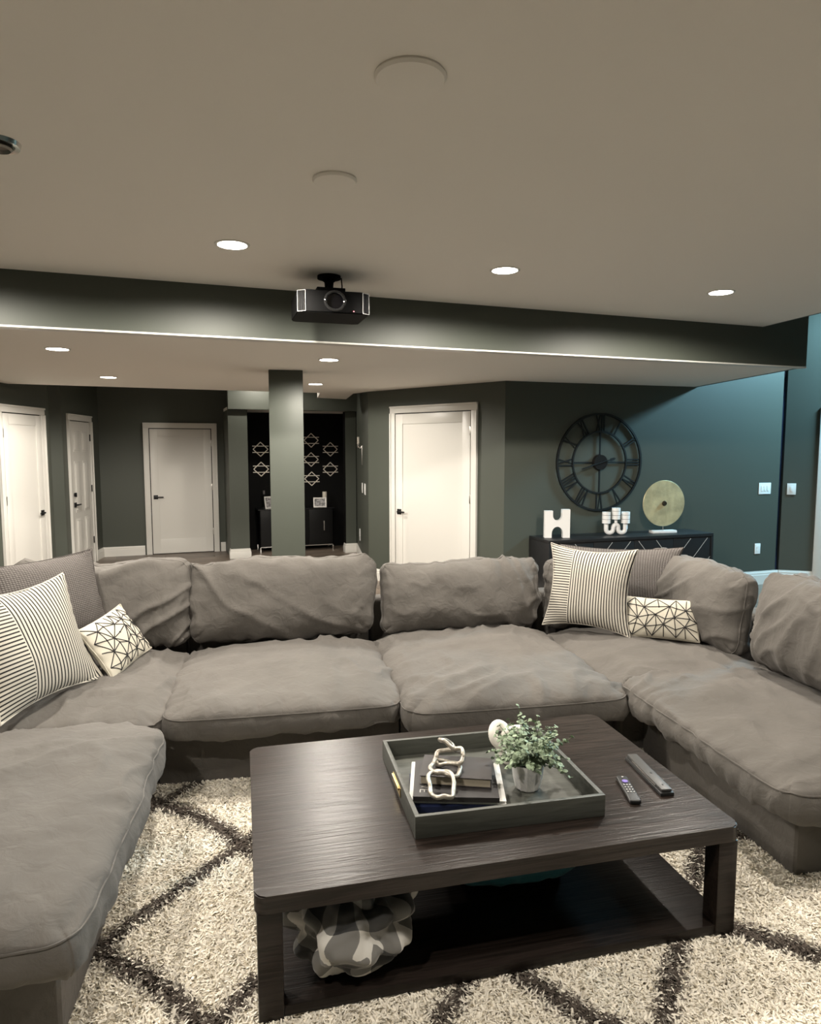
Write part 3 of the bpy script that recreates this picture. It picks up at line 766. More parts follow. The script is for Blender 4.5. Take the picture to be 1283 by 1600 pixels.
me.polygons.add(N * 2); me.polygons.foreach_set('loop_start', np.arange(0, len(quads), 4, dtype=np.int32))
me.update(calc_edges=True); me.validate()
cc = np.repeat(rug_cols(X, Yr, N), 6, axis=0).astype(np.float32)
ca = me.color_attributes.new('yarn', 'FLOAT_COLOR', 'POINT'); ca.data.foreach_set('color', cc.ravel())
me.materials.append(mR)
tag(link('pile', me, rug), kind='stuff')
RUGZ = 0.030

# ------------------------------------------------------------------ coffee table
TC = Vector((1.083, 2.34, 0)); TR = R(-6.2); TW, TD, TH = 1.635, 1.03, 0.425
tb = thing('coffee_table', 'dark espresso wood coffee table with lower shelf on the rug', 'table', TC + Vector((0, 0, 0.014)), TR)
TZ = TH - 0.014
def rounded(w, d, r, n=5):
    pts = []
    for cx, cy, a0 in ((w / 2 - r, d / 2 - r, 0), (-w / 2 + r, d / 2 - r, 90), (-w / 2 + r, -d / 2 + r, 180), (w / 2 - r, -d / 2 + r, 270)):
        for k in range(n + 1): pts.append((cx + r * math.cos(R(a0 + 90 * k / n)), cy + r * math.sin(R(a0 + 90 * k / n))))
    return pts
mb = MB().prism(rounded(TW, TD, 0.035), TZ - 0.055, TZ)
bmesh.ops.bevel(mb.bm, geom=[ed for ed in mb.bm.edges if abs(ed.verts[0].co.z - ed.verts[1].co.z) < 1e-5 and ed.verts[0].co.z > TZ - 0.001], offset=0.004, segments=2, affect='EDGES')
mb.build('tabletop', TABLEWOOD, tb)
LW, LD = 0.075, 0.075
for sx in (-1, 1):
    for sy in (-1, 1):
        x, y = sx * (TW / 2 - LW / 2 - 0.006), sy * (TD / 2 - LD / 2 - 0.006)
        MB().box(x - LW / 2, x + LW / 2, y - LD / 2, y + LD / 2, 0, TZ - 0.0555, bevel=0.006).build('leg', TABLEWOOD, tb)
MB().box(-TW / 2 + 0.02, TW / 2 - 0.02, -TD / 2 + 0.012, TD / 2 - 0.012, 0.018, 0.052, bevel=0.004).build('shelf', TABLEWOOD, tb)
SHELF = 0.066; TOP = TH

# blanket and teal cushion on the lower shelf
def plaid_mat():
    m, nt, b = node_mat('black_grey_plaid_fleece')
    uv = nt.nodes.new('ShaderNodeUVMap'); sx = nt.nodes.new('ShaderNodeSeparateXYZ'); nt.links.new(uv.outputs['UV'], sx.inputs['Vector'])
    def M(op, a, c=None):
        n = nt.nodes.new('ShaderNodeMath'); n.operation = op
        for k, s in enumerate((a, c)):
            if s is None: continue
            if isinstance(s, (int, float)): n.inputs[k].default_value = s
            else: nt.links.new(s, n.inputs[k])
        return n.outputs[0]
    def st(s, f): return M('GREATER_THAN', M('FRACT', M('MULTIPLY', s, f)), 0.55)
    k = M('ADD', M('MULTIPLY', st(sx.outputs['X'], 4.3), 0.5), M('MULTIPLY', st(sx.outputs['Y'], 3.2), 0.5))
    r = nt.nodes.new('ShaderNodeValToRGB'); r.color_ramp.elements[0].color = (0.03, 0.03, 0.03, 1); r.color_ramp.elements[1].color = (0.62, 0.60, 0.56, 1)
    el = r.color_ramp.elements.new(0.5); el.color = (0.17, 0.165, 0.155, 1)
    nt.links.new(k, r.inputs['Fac']); nt.links.new(r.outputs['Color'], b.inputs['Base Color']); b.inputs['Roughness'].default_value = 0.9; b.inputs['Sheen Weight'].default_value = 0.3
    return m
def bundle(name, rx, ry, rz, seed, fold, m, nu=110, nv=64):
    S = Vector((seed, seed * 2.3, seed * 0.7)); verts, uv, faces = [], [], []
    for j in range(nv + 1):
        ph = -math.pi / 2 + math.pi * j / nv
        for i in range(nu):
            th = 2 * math.pi * i / nu
            n_ = Vector((math.cos(ph) * math.cos(th), math.cos(ph) * math.sin(th), math.sin(ph)))
            q = n_ * 1.25 + S; q += Vector((noise.noise(q * 1.1), noise.noise(q * 1.1 + Vector((5, 2, 1))), noise.noise(q * 1.1 + Vector((1, 8, 3))))) * 0.55
            r = 0.80 + fold * abs(noise.noise(q)) * 2.4 + fold * 0.5 * abs(noise.noise(q * 2.2 + S)) + 0.10 * noise.noise(n_ * 1.2 + S)
            z = n_.z * rz * r
            if z < -rz * 0.72: z = -rz * 0.72 + (z + rz * 0.72) * 0.05
            verts.append((n_.x * rx * r, n_.y * ry * r, z + rz * 0.78)); uv.append((i / nu * 2 + 0.10 * noise.noise(q * 1.5), j / nv + 0.10 * noise.noise(q * 1.5 + S)))
    for j in range(nv):
        for i in range(nu): faces.append((j * nu + i, j * nu + (i + 1) % nu, (j + 1) * nu + (i + 1) % nu, (j + 1) * nu + i))
    me = bpy.data.meshes.new(name); me.from_pydata(verts, [], faces); ul = me.uv_layers.new(name='UVMap')
    li = np.zeros(len(me.loops), np.int32); me.loops.foreach_get('vertex_index', li); ul.data.foreach_set('uv', np.array(uv, np.float32)[li].ravel())
    me.polygons.foreach_set('use_smooth', [True] * len(me.polygons)); me.materials.append(m); me.update()
    return link(name, me)
o = bundle('plaid_blanket', 0.19, 0.20, 0.155, 4.2, 0.30, plaid_mat()); o.location = (0.545, 2.075, SHELF + 0.004); o.rotation_euler = (0, 0, 0.5)
tag(o, 'crumpled black, grey and white plaid blanket on the table shelf', 'blanket')
me, rim = cushion_mesh('teal_cushion', 0.52, 0.40, 0.24, 0.05, 51, wr=0.8, nx=48, ny=40, bot=0.06, corner=0.12)
me.materials.append(mat('dark_teal_velvet', (0.02, 0.115, 0.14), 0.8, sheen=0.1))
o = link('floor_cushion', me); o.location = (1.25, 2.33, SHELF + 0.012); o.rotation_euler = (0, 0, R(-8)); tag(o, 'dark teal cushion pushed under the coffee table', 'cushion')

# ------------------------------------------------------------------ tray and what stands in it
TYC = (1.135, 2.30); TYR = R(-7.5)
tray = thing('serving_tray', 'grey-green rectangular wooden tray with brass handles on the table', 'tray', (TYC[0], TYC[1], TOP + 0.0005), TYR)
tw, td, thh, tt = 0.685, 0.615, 0.078, 0.016
MB().box(-tw / 2 + 0.002, tw / 2 - 0.002, -td / 2 + 0.002, td / 2 - 0.002, 0.002, 0.010).build('bottom', TRAYWOOD, tray, smooth=0)
MB().box(-tw / 2, tw / 2, -td / 2, -td / 2 + tt, 0, thh, bevel=0.002).build('side', TRAYWOOD, tray)
MB().box(-tw / 2, tw / 2, td / 2 - tt, td / 2, 0, thh, bevel=0.002).build('side', TRAYWOOD, tray)
MB().box(-tw / 2, -tw / 2 + tt, -td / 2 + tt, td / 2 - tt, 0, thh, bevel=0.002).build('side', TRAYWOOD, tray)
MB().box(tw / 2 - tt, tw / 2, -td / 2 + tt, td / 2 - tt, 0, thh, bevel=0.002).build('side', TRAYWOOD, tray)
for s in (-1, 1):
    mb = MB().box(min(s * tw / 2, s * (tw / 2 + 0.003)), max(s * tw / 2, s * (tw / 2 + 0.003)), -0.07, 0.07, 0.022, 0.056, bevel=0.001)
    mb.box(min(s * (tw / 2 + .003), s * (tw / 2 + 0.009)), max(s * (tw / 2 + .003), s * (tw / 2 + 0.009)), -0.062, 0.062, 0.047, 0.054, bevel=0.002)
    mb.build('handle', BRASS, tray)
TF = TOP + 0.0115

PAGES = mat('book_pages', (0.50, 0.44, 0.34), 0.9, bump=0.3, bscale=400)
def book(label, c, rz, w, d, t, cover, z, spine='x-', pages=None):
    e = thing('book', label, 'book', (c[0], c[1], z), rz, group='books stacked in the tray')
    ct = 0.0022
    MB().box(-w / 2, w / 2, -d / 2, d / 2, 0, ct, bevel=0.0006).build('cover', cover, e); top = MB().box(-w / 2, w / 2, -d / 2, d / 2, t - ct, t, bevel=0.0006).build('cover', cover, e)
    sp = {'x-': (-w / 2, -w / 2 + ct, -d / 2, d / 2), 'y+': (-w / 2, w / 2, d / 2 - ct, d / 2), 'y-': (-w / 2, w / 2, -d / 2, -d / 2 + ct)}[spine]
    MB().box(*sp, ct, t - ct).build('spine', cover, e, smooth=0)
    g = 0.005
    MB().box(-w / 2 + g, w / 2 - g, -d / 2 + g, d / 2 - g, ct, t - ct).build('page_block', pages or PAGES, e, smooth=0)
    return e, top
WHITECOVER = mat('white_book_cover', (0.78, 0.77, 0.74), 0.5)
NAVY = mat('navy_cloth_cover', (0.006, 0.012, 0.05), 0.55)
CHAR = mat('charcoal_cloth_cover', (0.022, 0.019, 0.019), 0.6, bump=0.1, bscale=500)
CHAR2 = mat('warm_black_cover', (0.030, 0.025, 0.024), 0.62, bump=0.1, bscale=500)
z = TF
book('navy blue book at the bottom of the stack in the tray', (0.985, 2.255), R(-16), 0.31, 0.25, 0.022, NAVY, z, 'y-'); z += 0.0225
book('wide white-covered book second from the bottom of the stack', (1.01, 2.283), R(-22), 0.345, 0.295, 0.013, WHITECOVER, z, 'y+', WHITECOVER); z += 0.0135
e, top = book('dark book with silver lettering under the black book', (0.998, 2.268), R(-22), 0.305, 0.285, 0.018, CHAR, z, 'y-')
ltr = mat('silver_foil_lettering', (0.55, 0.53, 0.50), 0.4, metal=0.6)
def letter(segs, x, y):
    mb = MB()
    for (a, b_, c, d_) in segs:
        p, q = Vector((x + a, y + b_, 0)), Vector((x + c, y + d_, 0)); dd_ = (q - p).normalized(); s_ = Vector((-dd_.y, dd_.x, 0)) * 0.0014
        cs_ = [p - s_, q - s_, q + s_, p + s_]
        lo = [mb.bm.verts.new((v.x, v.y, 0.0180)) for v in cs_]; hi = [mb.bm.verts.new((v.x, v.y, 0.0183)) for v in cs_]
        mb.bm.faces.new(hi); mb.bm.faces.new(lo[::-1])
        for k in range(4): mb.bm.faces.new((lo[k], lo[(k + 1) % 4], hi[(k + 1) % 4], hi[k]))
    mb.build('lettering', ltr, e, smooth=0)
# the letter E lying on its back, a chevron letter above it
letter([(0, 0.020, 0.030, 0.020), (0.0, 0.020, 0.0, 0.0), (0.015, 0.020, 0.015, 0.002), (0.030, 0.020, 0.030, 0.0)], -0.128, -0.112)
letter([(0.0, 0.012, 0.020, 0.022), (0.0, 0.012, 0.030, 0.010)], -0.126, -0.084)
z += 0.0185
book('thick black book on top of the stack, cream page edges showing', (1.012, 2.285), R(-27), 0.262, 0.175, 0.034, CHAR2, z, 'y+'); z += 0.0345
BT = z

# chain of chunky links lying over the books
LINK = mat('antique_silver_cream_link', (0.46, 0.42, 0.36), 0.34, metal=0.65, bump=0.5, bscale=45, var=0.25, vscale=30)
ch = thing('chain_ornament', 'chunky silver-cream decorative chain lying across the black book', 'ornament', (0.98, 2.28, BT))
def chain_link(c, a, b_, rz, tilt, roll=0.0):
    pts, rr = [], []; rd = random.Random(c[0] * 991)
    for k in range(40):
        t = 2 * math.pi * k / 40; cx_, sy_ = math.cos(t), math.sin(t)
        q = 3.2; den = (abs(cx_) ** q + abs(sy_) ** q) ** (1 / q)
        pts.append(Vector((a * cx_ / den, b_ * sy_ / den, 0.004 * math.sin(3 * t))) + Vector((noise.noise(Vector((t * 1.6, c[1] * 40, 1))), noise.noise(Vector((t * 1.6, c[1] * 40, 7))), 0)) * 0.008); rr.append(0.0082 * (1 + 0.22 * noise.noise(Vector((t * 2, c[0] * 30, 0)))))
    M = Matrix.Translation(c) @ Matrix.Rotation(rz, 4, 'Z') @ Matrix.Rotation(tilt, 4, 'X') @ Matrix.Rotation(roll, 4, 'Y')
    MB().tube([M @ p for p in pts], rr, n=10, closed=True).build('link', LINK, ch, smooth=60)
chain_link((-0.082, -0.118, 0.010), 0.043, 0.066, R(-14), R(14))
chain_link((-0.024, -0.022, 0.016), 0.052, 0.070, R(-30), R(-6), R(8))
chain_link((0.010, 0.022, 0.034), 0.055, 0.036, R(-34), R(26), R(-14))
chain_link((0.048, 0.098, 0.040), 0.040, 0.062, R(-46), R(-30), R(22))

# plant
pot = thing('potted_plant', 'small eucalyptus plant in a white marbled pot in the tray', 'plant', (1.268, 2.205, TF))
mP, nt, b = node_mat('white_marbled_ceramic')
tc = nt.nodes.new('ShaderNodeTexCoord'); n_ = nt.nodes.new('ShaderNodeTexNoise'); n_.inputs['Scale'].default_value = 9; n_.inputs['Detail'].default_value = 5; n_.inputs['Distortion'].default_value = 2.5
nt.links.new(tc.outputs['Object'], n_.inputs['Vector']); r_ = nt.nodes.new('ShaderNodeValToRGB')
r_.color_ramp.elements[0].position = 0.44; r_.color_ramp.elements[0].color = (0.72, 0.71, 0.69, 1); r_.color_ramp.elements[1].position = 0.56; r_.color_ramp.elements[1].color = (0.72, 0.71, 0.69, 1)
el = r_.color_ramp.elements.new(0.5); el.color = (0.60, 0.60, 0.60, 1)
nt.links.new(n_.outputs['Fac'], r_.inputs['Fac']); nt.links.new(r_.outputs['Color'], b.inputs['Base Color']); b.inputs['Roughness'].default_value = 0.3
MB().lathe([(0.0, 0.0), (0.040, 0.0), (0.046, 0.006), (0.056, 0.045), (0.060, 0.085), (0.060, 0.102), (0.056, 0.102), (0.055, 0.085), (0.0, 0.082)], n=12).build('pot', mP, pot, smooth=25)
MB().lathe([(0.0, 0.083), (0.053, 0.083), (0.0, 0.090)], n=16).build('soil', mat('dark_soil', (0.02, 0.016, 0.012), 0.95), pot)
LEAF = mat('eucalyptus_leaf', (0.23, 0.30, 0.19), 0.6, var=0.45, vscale=18)
rs = random.Random(5); st = MB(); lf = MB()
def leaf(c, n, up_, s):
    n = n.normalized(); t = n.cross(up_); t = t.normalized() if t.length > 1e-4 else Vector((1, 0, 0)); w_ = t.cross(n)
    cv = lf.bm.verts.new(c + n * s * 0.12 + w_ * s * 0.5); ring = []
    for k in range(8):
        a = 2 * math.pi * k / 8; rad = s * (0.5 if k % 4 else 0.55)
        ring.append(lf.bm.verts.new(c + w_ * s * 0.5 + (t * math.cos(a) + w_ * math.sin(a)) * rad))
    for k in range(8): lf.bm.faces.new((cv, ring[k], ring[(k + 1) % 8]))
for k in range(72):
    az = rs.uniform(0, 6.28); el_ = rs.uniform(0.12, 1.35) if k > 2 else 1.35; Ln = rs.uniform(0.09, 0.135) * (0.95 + 0.25 * math.sin(el_))
    if k == 0: az, el_, Ln = 1.9, 1.42, 0.19
    if k == 1: az, el_, Ln = -0.35, 0.5, 0.17
    if k == 2: az, el_, Ln = -0.6, -0.15, 0.14
    d_ = Vector((math.cos(az) * math.cos(el_), math.sin(az) * math.cos(el_), math.sin(el_))); p0 = Vector((math.cos(az) * 0.02, math.sin(az) * 0.02, 0.088)); pts = []
    for q in range(7):
        f = q / 6; pts.append(p0 + d_ * Ln * f + Vector((0, 0, 0.03 * math.sin(f * 2) - (0.035 * f * f if el_ < 0.5 else 0))))
    st.tube(pts, 0.0011, n=4)
    for q in range(2, 7):
        for s_ in (0, 1, 2):
            aa = rs.uniform(0, 6.28); out = (Vector((math.cos(aa), math.sin(aa), rs.uniform(-0.3, 0.7)))).normalized()
            leaf(pts[q], (Vector((0, 0, 1)) * rs.uniform(0.2, 1) + d_ * 0.5 + Vector((rs.uniform(-.7, .7), rs.uniform(-.7, .7), 0))), out, rs.uniform(0.012, 0.020) * (1.05 if q < 6 else 0.75))
st.build('stems', mat('green_stem', (0.10, 0.13, 0.07), 0.7), pot)
tag(lf.build('foliage', LEAF, pot, smooth=60), kind='stuff')

# white ceramic knot behind the plant
kn = []
for k in range(90):
    t = 2 * math.pi * k / 90
    kn.append((0.024 * (math.sin(t) + 1.6 * math.sin(2 * t)), 0.026 * math.sin(3 * t), 0.09 + 0.032 * (math.cos(t) - 1.6 * math.cos(2 * t))))
o = MB().tube(kn, 0.019, n=14, closed=True).build('knot_ornament', mat('matt_white_ceramic', (0.78, 0.75, 0.68), 0.45), smooth=60)
zmin = min(v.co.z for v in o.data.vertices)
o.location = (1.285, 2.405, TF - zmin + 0.0005); o.rotation_euler = (0, 0, R(-25)); tag(o, 'rounded white ceramic knot half hidden behind the plant', 'ornament')

# remotes
DKPL = mat('black_remote_plastic', (0.016, 0.016, 0.016), 0.42); GREYPL = mat('grey_remote_top', (0.055, 0.053, 0.05), 0.4); BTN = mat('grey_buttons', (0.30, 0.29, 0.28), 0.5)
PURP = mat('purple_button', (0.16, 0.11, 0.38), 0.5)
pa, pb = Vector((1.655, 2.155, 0)), Vector((1.585, 1.975, 0)); c = (pa + pb) / 2
rm = thing('remote_control', 'small black remote with purple pad beside the tray', 'remote', (c.x, c.y, TOP + 0.0005), math.atan2((pb - pa).y, (pb - pa).x), group='remote controls')
rw = 0.021; ln_ = 0.095
MB().box(-ln_, ln_, -rw, rw, 0.0, 0.018, bevel=0.008, seg=3).build('body', DKPL, rm)
MB().cyl((-0.045, 0, 0.0182), (-0.045, 0, 0.021), 0.011, n=16).build('pad', PURP, rm)
for i in range(4):
    for j in (-1, 0, 1): MB().box(-0.018 + i * 0.018 - 0.004, -0.018 + i * 0.018 + 0.004, j * 0.011 - 0.003, j * 0.011 + 0.003, 0.0182, 0.0205, bevel=0.001).build('button', BTN, rm)
MB().box(-0.084, -0.076, -0.004, 0.004, 0.0182, 0.0205, bevel=0.001).build('button', BTN, rm)
pa, pb = Vector((1.805, 2.290, 0)), Vector((1.735, 1.985, 0)); c = (pa + pb) / 2
rm = thing('remote_control', 'long grey-topped remote nearest the right chaise', 'remote', (c.x, c.y, TOP + 0.0005), math.atan2((pb - pa).y, (pb - pa).x), group='remote controls')
L2 = 0.155
MB().box(-L2, L2, -0.027, 0.027, 0.0, 0.014, bevel=0.003).build('body', DKPL, rm)
MB().box(-L2 + 0.004, L2 - 0.006, -0.021, 0.021, 0.0142, 0.026, bevel=0.005).build('top_shell', GREYPL, rm)
for x in (0.02, 0.115): MB().cyl((x, 0, 0.0262), (x, 0, 0.0275), 0.004, n=10).build('button', DKPL, rm)
MB().box(-0.10, 0.10, -0.0225, -0.0212, 0.016, 0.020).build('chrome_line', STEEL, rm, smooth=0)

# ------------------------------------------------------------------ wall clock
W6d = (Vector((*W6b, 0)) - Vector((*W6a, 0))).normalized(); W6n = Vector((W6d.y, -W6d.x, 0)); W6ang = math.atan2(W6d.y, W6d.x)
def on_clock_wall(x, off=0.0):
    t = (x - W6a[0]) / W6d.x; p = Vector((*W6a, 0)) + W6d * t + W6n * off
    return p
ck = thing('wall_clock', 'large round black metal skeleton clock with Roman numerals', 'clock', on_clock_wall(4.665, 0.022) + Vector((0, 0, 1.545)), W6ang)
RO, RI = 0.540, 0.345
def ring(r, w, y0, y1, n=72):
    mb = MB(); L_ = []
    for k in range(n):
        a = 2 * math.pi * k / n; c_, s_ = math.cos(a), math.sin(a)
        L_.append([mb.bm.verts.new((c_ * rr_, yy, s_ * rr_)) for rr_, yy in ((r - w, y0), (r + w, y0), (r + w, y1), (r - w, y1))])
    for k in range(n):
        A_, B_ = L_[k], L_[(k + 1) % n]
        for q in range(4): mb.bm.faces.new((A_[q], A_[(q + 1) % 4], B_[(q + 1) % 4], B_[q]))
    return mb
CLK = mat('black_clock_iron', (0.006, 0.007, 0.007), 0.5, metal=0.2)
ring(RO, 0.011, -0.012, 0.012).build('outer_ring', CLK, ck); ring(RI, 0.009, -0.010, 0.010).build('inner_ring', CLK, ck)
for k in range(4):
    a = k * math.pi / 2
    MB().strip((0.08 * math.cos(a), 0.08 * math.sin(a)), ((RI - .008) * math.cos(a), (RI - .008) * math.sin(a)), 0.014, -0.006, 0.006).build('spoke', CLK, ck, smooth=0)
mb = MB().cyl((0, 0.012, 0), (0, -0.028, 0), 0.090, 0.084, n=40); mb.cyl((0, -0.028, 0), (0, -0.036, 0), 0.014, n=16); mb.build('hub', mat('dark_bronze_hub', (0.022, 0.020, 0.019), 0.35, metal=0.5), ck)
NUM = {1: 'I', 2: 'II', 3: 'III', 4: 'IV', 5: 'V', 6: 'VI', 7: 'VII', 8: 'VIII', 9: 'IX', 10: 'X', 11: 'XI', 12: 'XII'}
CWD = {'I': 0.030, 'V': 0.062, 'X': 0.062}
for nn, s in NUM.items():
    a = math.pi / 2 - nn * math.pi / 6; mb = MB(); tot = sum(CWD[c] for c in s); x = -tot / 2
    r0, r1 = RI + 0.006, RO - 0.008
    def pt(tx, rr_):
        rad = Vector((math.cos(a), math.sin(a))); tan = Vector((math.sin(a), -math.cos(a)))
        v = rad * rr_ + tan * tx; return (v.x, v.y)
    for c in s:
        w_ = CWD[c]
        if c == 'I': mb.strip(pt(x + w_ / 2, r0), pt(x + w_ / 2, r1), 0.014, -0.005, 0.005)
        elif c == 'V': mb.strip(pt(x + 0.006, r1), pt(x + w_ / 2, r0), 0.014, -0.005, 0.005); mb.strip(pt(x + w_ - 0.006, r1), pt(x + w_ / 2, r0), 0.008, -0.005, 0.005)
        else: mb.strip(pt(x + 0.006, r1), pt(x + w_ - 0.006, r0), 0.014, -0.005, 0.005); mb.strip(pt(x + w_ - 0.006, r1), pt(x + 0.006, r0), 0.008, -0.0055, 0.0045)
        x += w_
    mb.build('numeral', CLK, ck, smooth=0)
def hand(ang, ln1, tail, w_, y_, wide):
    mb = MB(); c_, s_ = math.cos(ang), math.sin(ang)
    mb.strip((-tail * c_, -tail * s_), (ln1 * c_, ln1 * s_), w_, y_ - 0.002, y_); mb.strip((ln1 * 0.62 * c_, ln1 * 0.62 * s_), (ln1 * 0.93 * c_, ln1 * 0.93 * s_), wide, y_ - 0.003, y_ + 0.001)
    mb.build('hand', CLK, ck, smooth=0)
hand(R(14), 0.185, 0.15, 0.012, -0.040, 0.030)
hand(R(196), 0.27, 0.10, 0.009, -0.046, 0.014)

# ------------------------------------------------------------------ console and things on it
CX0, CX1, CD = 3.80, 5.90, 0.44
cs = thing('console_table', 'low black sideboard with pale diagonal inlay below the clock', 'sideboard', on_clock_wall((CX0 + CX1) / 2, 0.012), W6ang)
hw = (CX1 - CX0) / 2; CZ = 0.745
CONS = mat('black_stained_oak', (0.010, 0.010, 0.011), 0.42, bump=0.15, bscale=90); INLAY = mat('pale_inlay', (0.42, 0.41, 0.39), 0.5)
MB().box(-hw, hw, -CD, 0, CZ - 0.035, CZ, bevel=0.003).build('top', CONS, cs)
for s in (-1, 1): MB().box(min(s * hw, s * (hw - 0.03)), max(s * hw, s * (hw - 0.03)), -CD, 0, 0.12, CZ - 0.0352, bevel=0.002).build('side_panel', CONS, cs)
MB().box(-hw + 0.031, hw - 0.031, -CD + 0.03, -0.005, 0.12, CZ - 0.036).build('carcass', CONS, cs, smooth=0)
for sx in (-1, 1):
    for yy in (-CD + 0.05, -0.05): MB().box(sx * (hw - 0.07) - 0.02, sx * (hw - 0.07) + 0.02, yy - 0.02, yy + 0.02, 0.0, 0.1198, bevel=0.003).build('leg', BLACKMETAL, cs)
dw = (2 * hw - 0.062) / 4
for k in range(4):
    x0 = -hw + 0.031 + k * dw + 0.002; x1 = x0 + dw - 0.004; z0, z1 = 0.125, CZ - 0.040
    dr = MB().box(x0, x1, -CD + 0.006, -CD + 0.029, z0, z1, bevel=0.0015).build('door', CONS, cs)
    sgn = 1 if k % 2 == 0 else -1
    for q in (-0.35, 0.1, 0.55, 1.0):
        xa = x0 + dw * (q if sgn > 0 else 1 - q); za = z1 - 0.01; ln3 = 0.55
        xb = xa + sgn * ln3 * 0.78; zb = za - ln3 * 0.9
        # clip the inlay to the door
        f0, f1 = 0.0, 1.0
        for (lo, hi, p_, d_) in ((x0 + .004, x1 - .004, xa, xb - xa), (z0 + .004, z1 - .004, za, zb - za)):
            ta, tb_ = sorted(((lo - p_) / d_, (hi - p_) / d_)); f0, f1 = max(f0, ta), min(f1, tb_)
        if f1 - f0 > 0.08: MB().strip((xa + (xb - xa) * f0, za + (zb - za) * f0), (xa + (xb - xa) * f1, za + (zb - za) * f1), 0.006, -CD + 0.0045, -CD + 0.007).build('inlay', INLAY, dr, smooth=0)
def on_console(x, depth): return on_clock_wall(x, depth) + Vector((0, 0, CZ + 0.0005))
WHITE = mat('matt_white_plaster', (0.80, 0.80, 0.79), 0.55, bump=0.05, bscale=120)
# H-shaped arch sculpture
pts = []; w2, hh_ = 0.135, 0.305
pts += [(-w2, 0), (-w2 + 0.075, 0)] + [(-w2 + 0.135 - 0.06 * math.cos(t), 0.045 + 0.075 * math.sin(t)) for t in [math.pi * k / 10 for k in range(0, 11)]] + [(w2 - 0.075, 0), (w2, 0), (w2, hh_), (w2 - 0.085, hh_)] + \
       [(0.0 + 0.05 * math.cos(t), hh_ - 0.065 - 0.055 * math.sin(t)) for t in [math.pi * k / 10 for k in range(0, 11)]] + [(-w2 + 0.085, hh_ - 0.015), (-w2, hh_ - 0.015)]
M_ = Matrix.Rotation(R(90), 4, 'X')
mb = MB().prism(pts, -0.035, 0.035, M=M_); o = mb.build('arch_sculpture', WHITE, smooth=25)
o.location = on_console(4.01, 0.24); o.rotation_euler = (0, 0, W6ang + R(-18)); tag(o, 'white H-shaped arch sculpture at the left end of the sideboard', 'sculpture')
# wavy candle holder with three candles
ho = thing('candle_holder', 'white wavy tube candle holder with three banded candles', 'candle holder', on_console(4.735, 0.26), W6ang + R(-12))
path = []; rt = 0.055
path += [(-2 * rt, 0, 0.150), (-2 * rt, 0, 0.11)]
path = [(-2 * rt, 0, 0.135), (-2 * rt, 0, 0.11)] + [(-rt - rt * math.cos(t), 0, 0.083 - rt * math.sin(t)) for t in [math.pi * k / 8 for k in range(9)]] + \
       [(0, 0, 0.0835 + 0.002)] 
path = [(-2 * rt, 0, 0.135)] + [(-1.25 * rt - 0.75 * rt * math.cos(t), 0, 0.068 - 0.042 * math.sin(t)) for t in [math.pi * k / 8 for k in range(9)]] + \
       [(-0.0 * rt - 0.5 * rt * math.cos(t), 0, 0.085 + 0.030 * math.sin(t)) for t in [math.pi * k / 8 for k in range(9)]] + \
       [(1.25 * rt - 0.75 * rt * math.cos(t), 0, 0.068 - 0.042 * math.sin(t)) for t in [math.pi * k / 8 for k in range(9)]] + [(2 * rt, 0, 0.135)]
MB().tube(path, 0.025, n=14).build('holder', WHITE, ho, smooth=60)
for x, zb in ((-2 * rt, 0.133), (0, 0.142 + 0.035), (2 * rt, 0.133)):
    cd = MB().cyl((x, 0, zb), (x, 0, zb + 0.125), 0.047, n=24).build('candle', WHITE, ho)
    for q in (0.042, 0.088): MB().lathe([(0.046, q), (0.0478, q + 0.001), (0.0478, q + 0.004), (0.046, q + 0.005)], n=24, c=(x, 0, zb)).build('band', mat('dark_candle_band', (0.05, 0.05, 0.05), 0.6), cd)
    MB().cyl((x, 0, zb + 0.125), (x, 0, zb + 0.134), 0.0015, n=6).build('wick', BLACKMETAL, cd)
MB().cyl((0, 0, 0.138), (0, 0, 0.177), 0.018, n=14).build('stem', WHITE, ho)
# gold disc
gd = thing('disc_sculpture', 'round hammered gold disc on a white base on the sideboard', 'sculpture', on_console(5.375, 0.24), W6ang + R(-6))
MB().box(-0.15, 0.15, -0.045, 0.045, 0, 0.028, bevel=0.003).build('base', WHITE, gd)
MB().cyl((0, 0, 0.028), (0, 0, 0.10), 0.006, n=10).build('rod', STEEL, gd)
GOLD = mat('hammered_gold', (0.66, 0.58, 0.35), 0.48, metal=0.6, bump=0.5, bscale=14, var=0.28, vscale=6)
mb = MB(); prof = [(0.0, -0.012), (0.10, -0.016), (0.20, -0.010), (0.258, -0.004), (0.262, 0.0), (0.258, 0.006), (0.0, 0.006)]
mb.lathe(prof, n=64); bmesh.ops.transform(mb.bm, matrix=Matrix.Translation((0, 0, 0.335)) @ Matrix.Rotation(R(-90), 4, 'X') @ Matrix.Scale(-1, 4, (0, 0, 1)), verts=mb.bm.verts)
mb.build('disc', GOLD, gd, smooth=30)
MB().cyl((0, -0.012, 0.335), (0, -0.028, 0.335), 0.030, 0.022, n=20).build('boss', mat('dark_bronze', (0.04, 0.03, 0.02), 0.5, metal=0.6), gd)

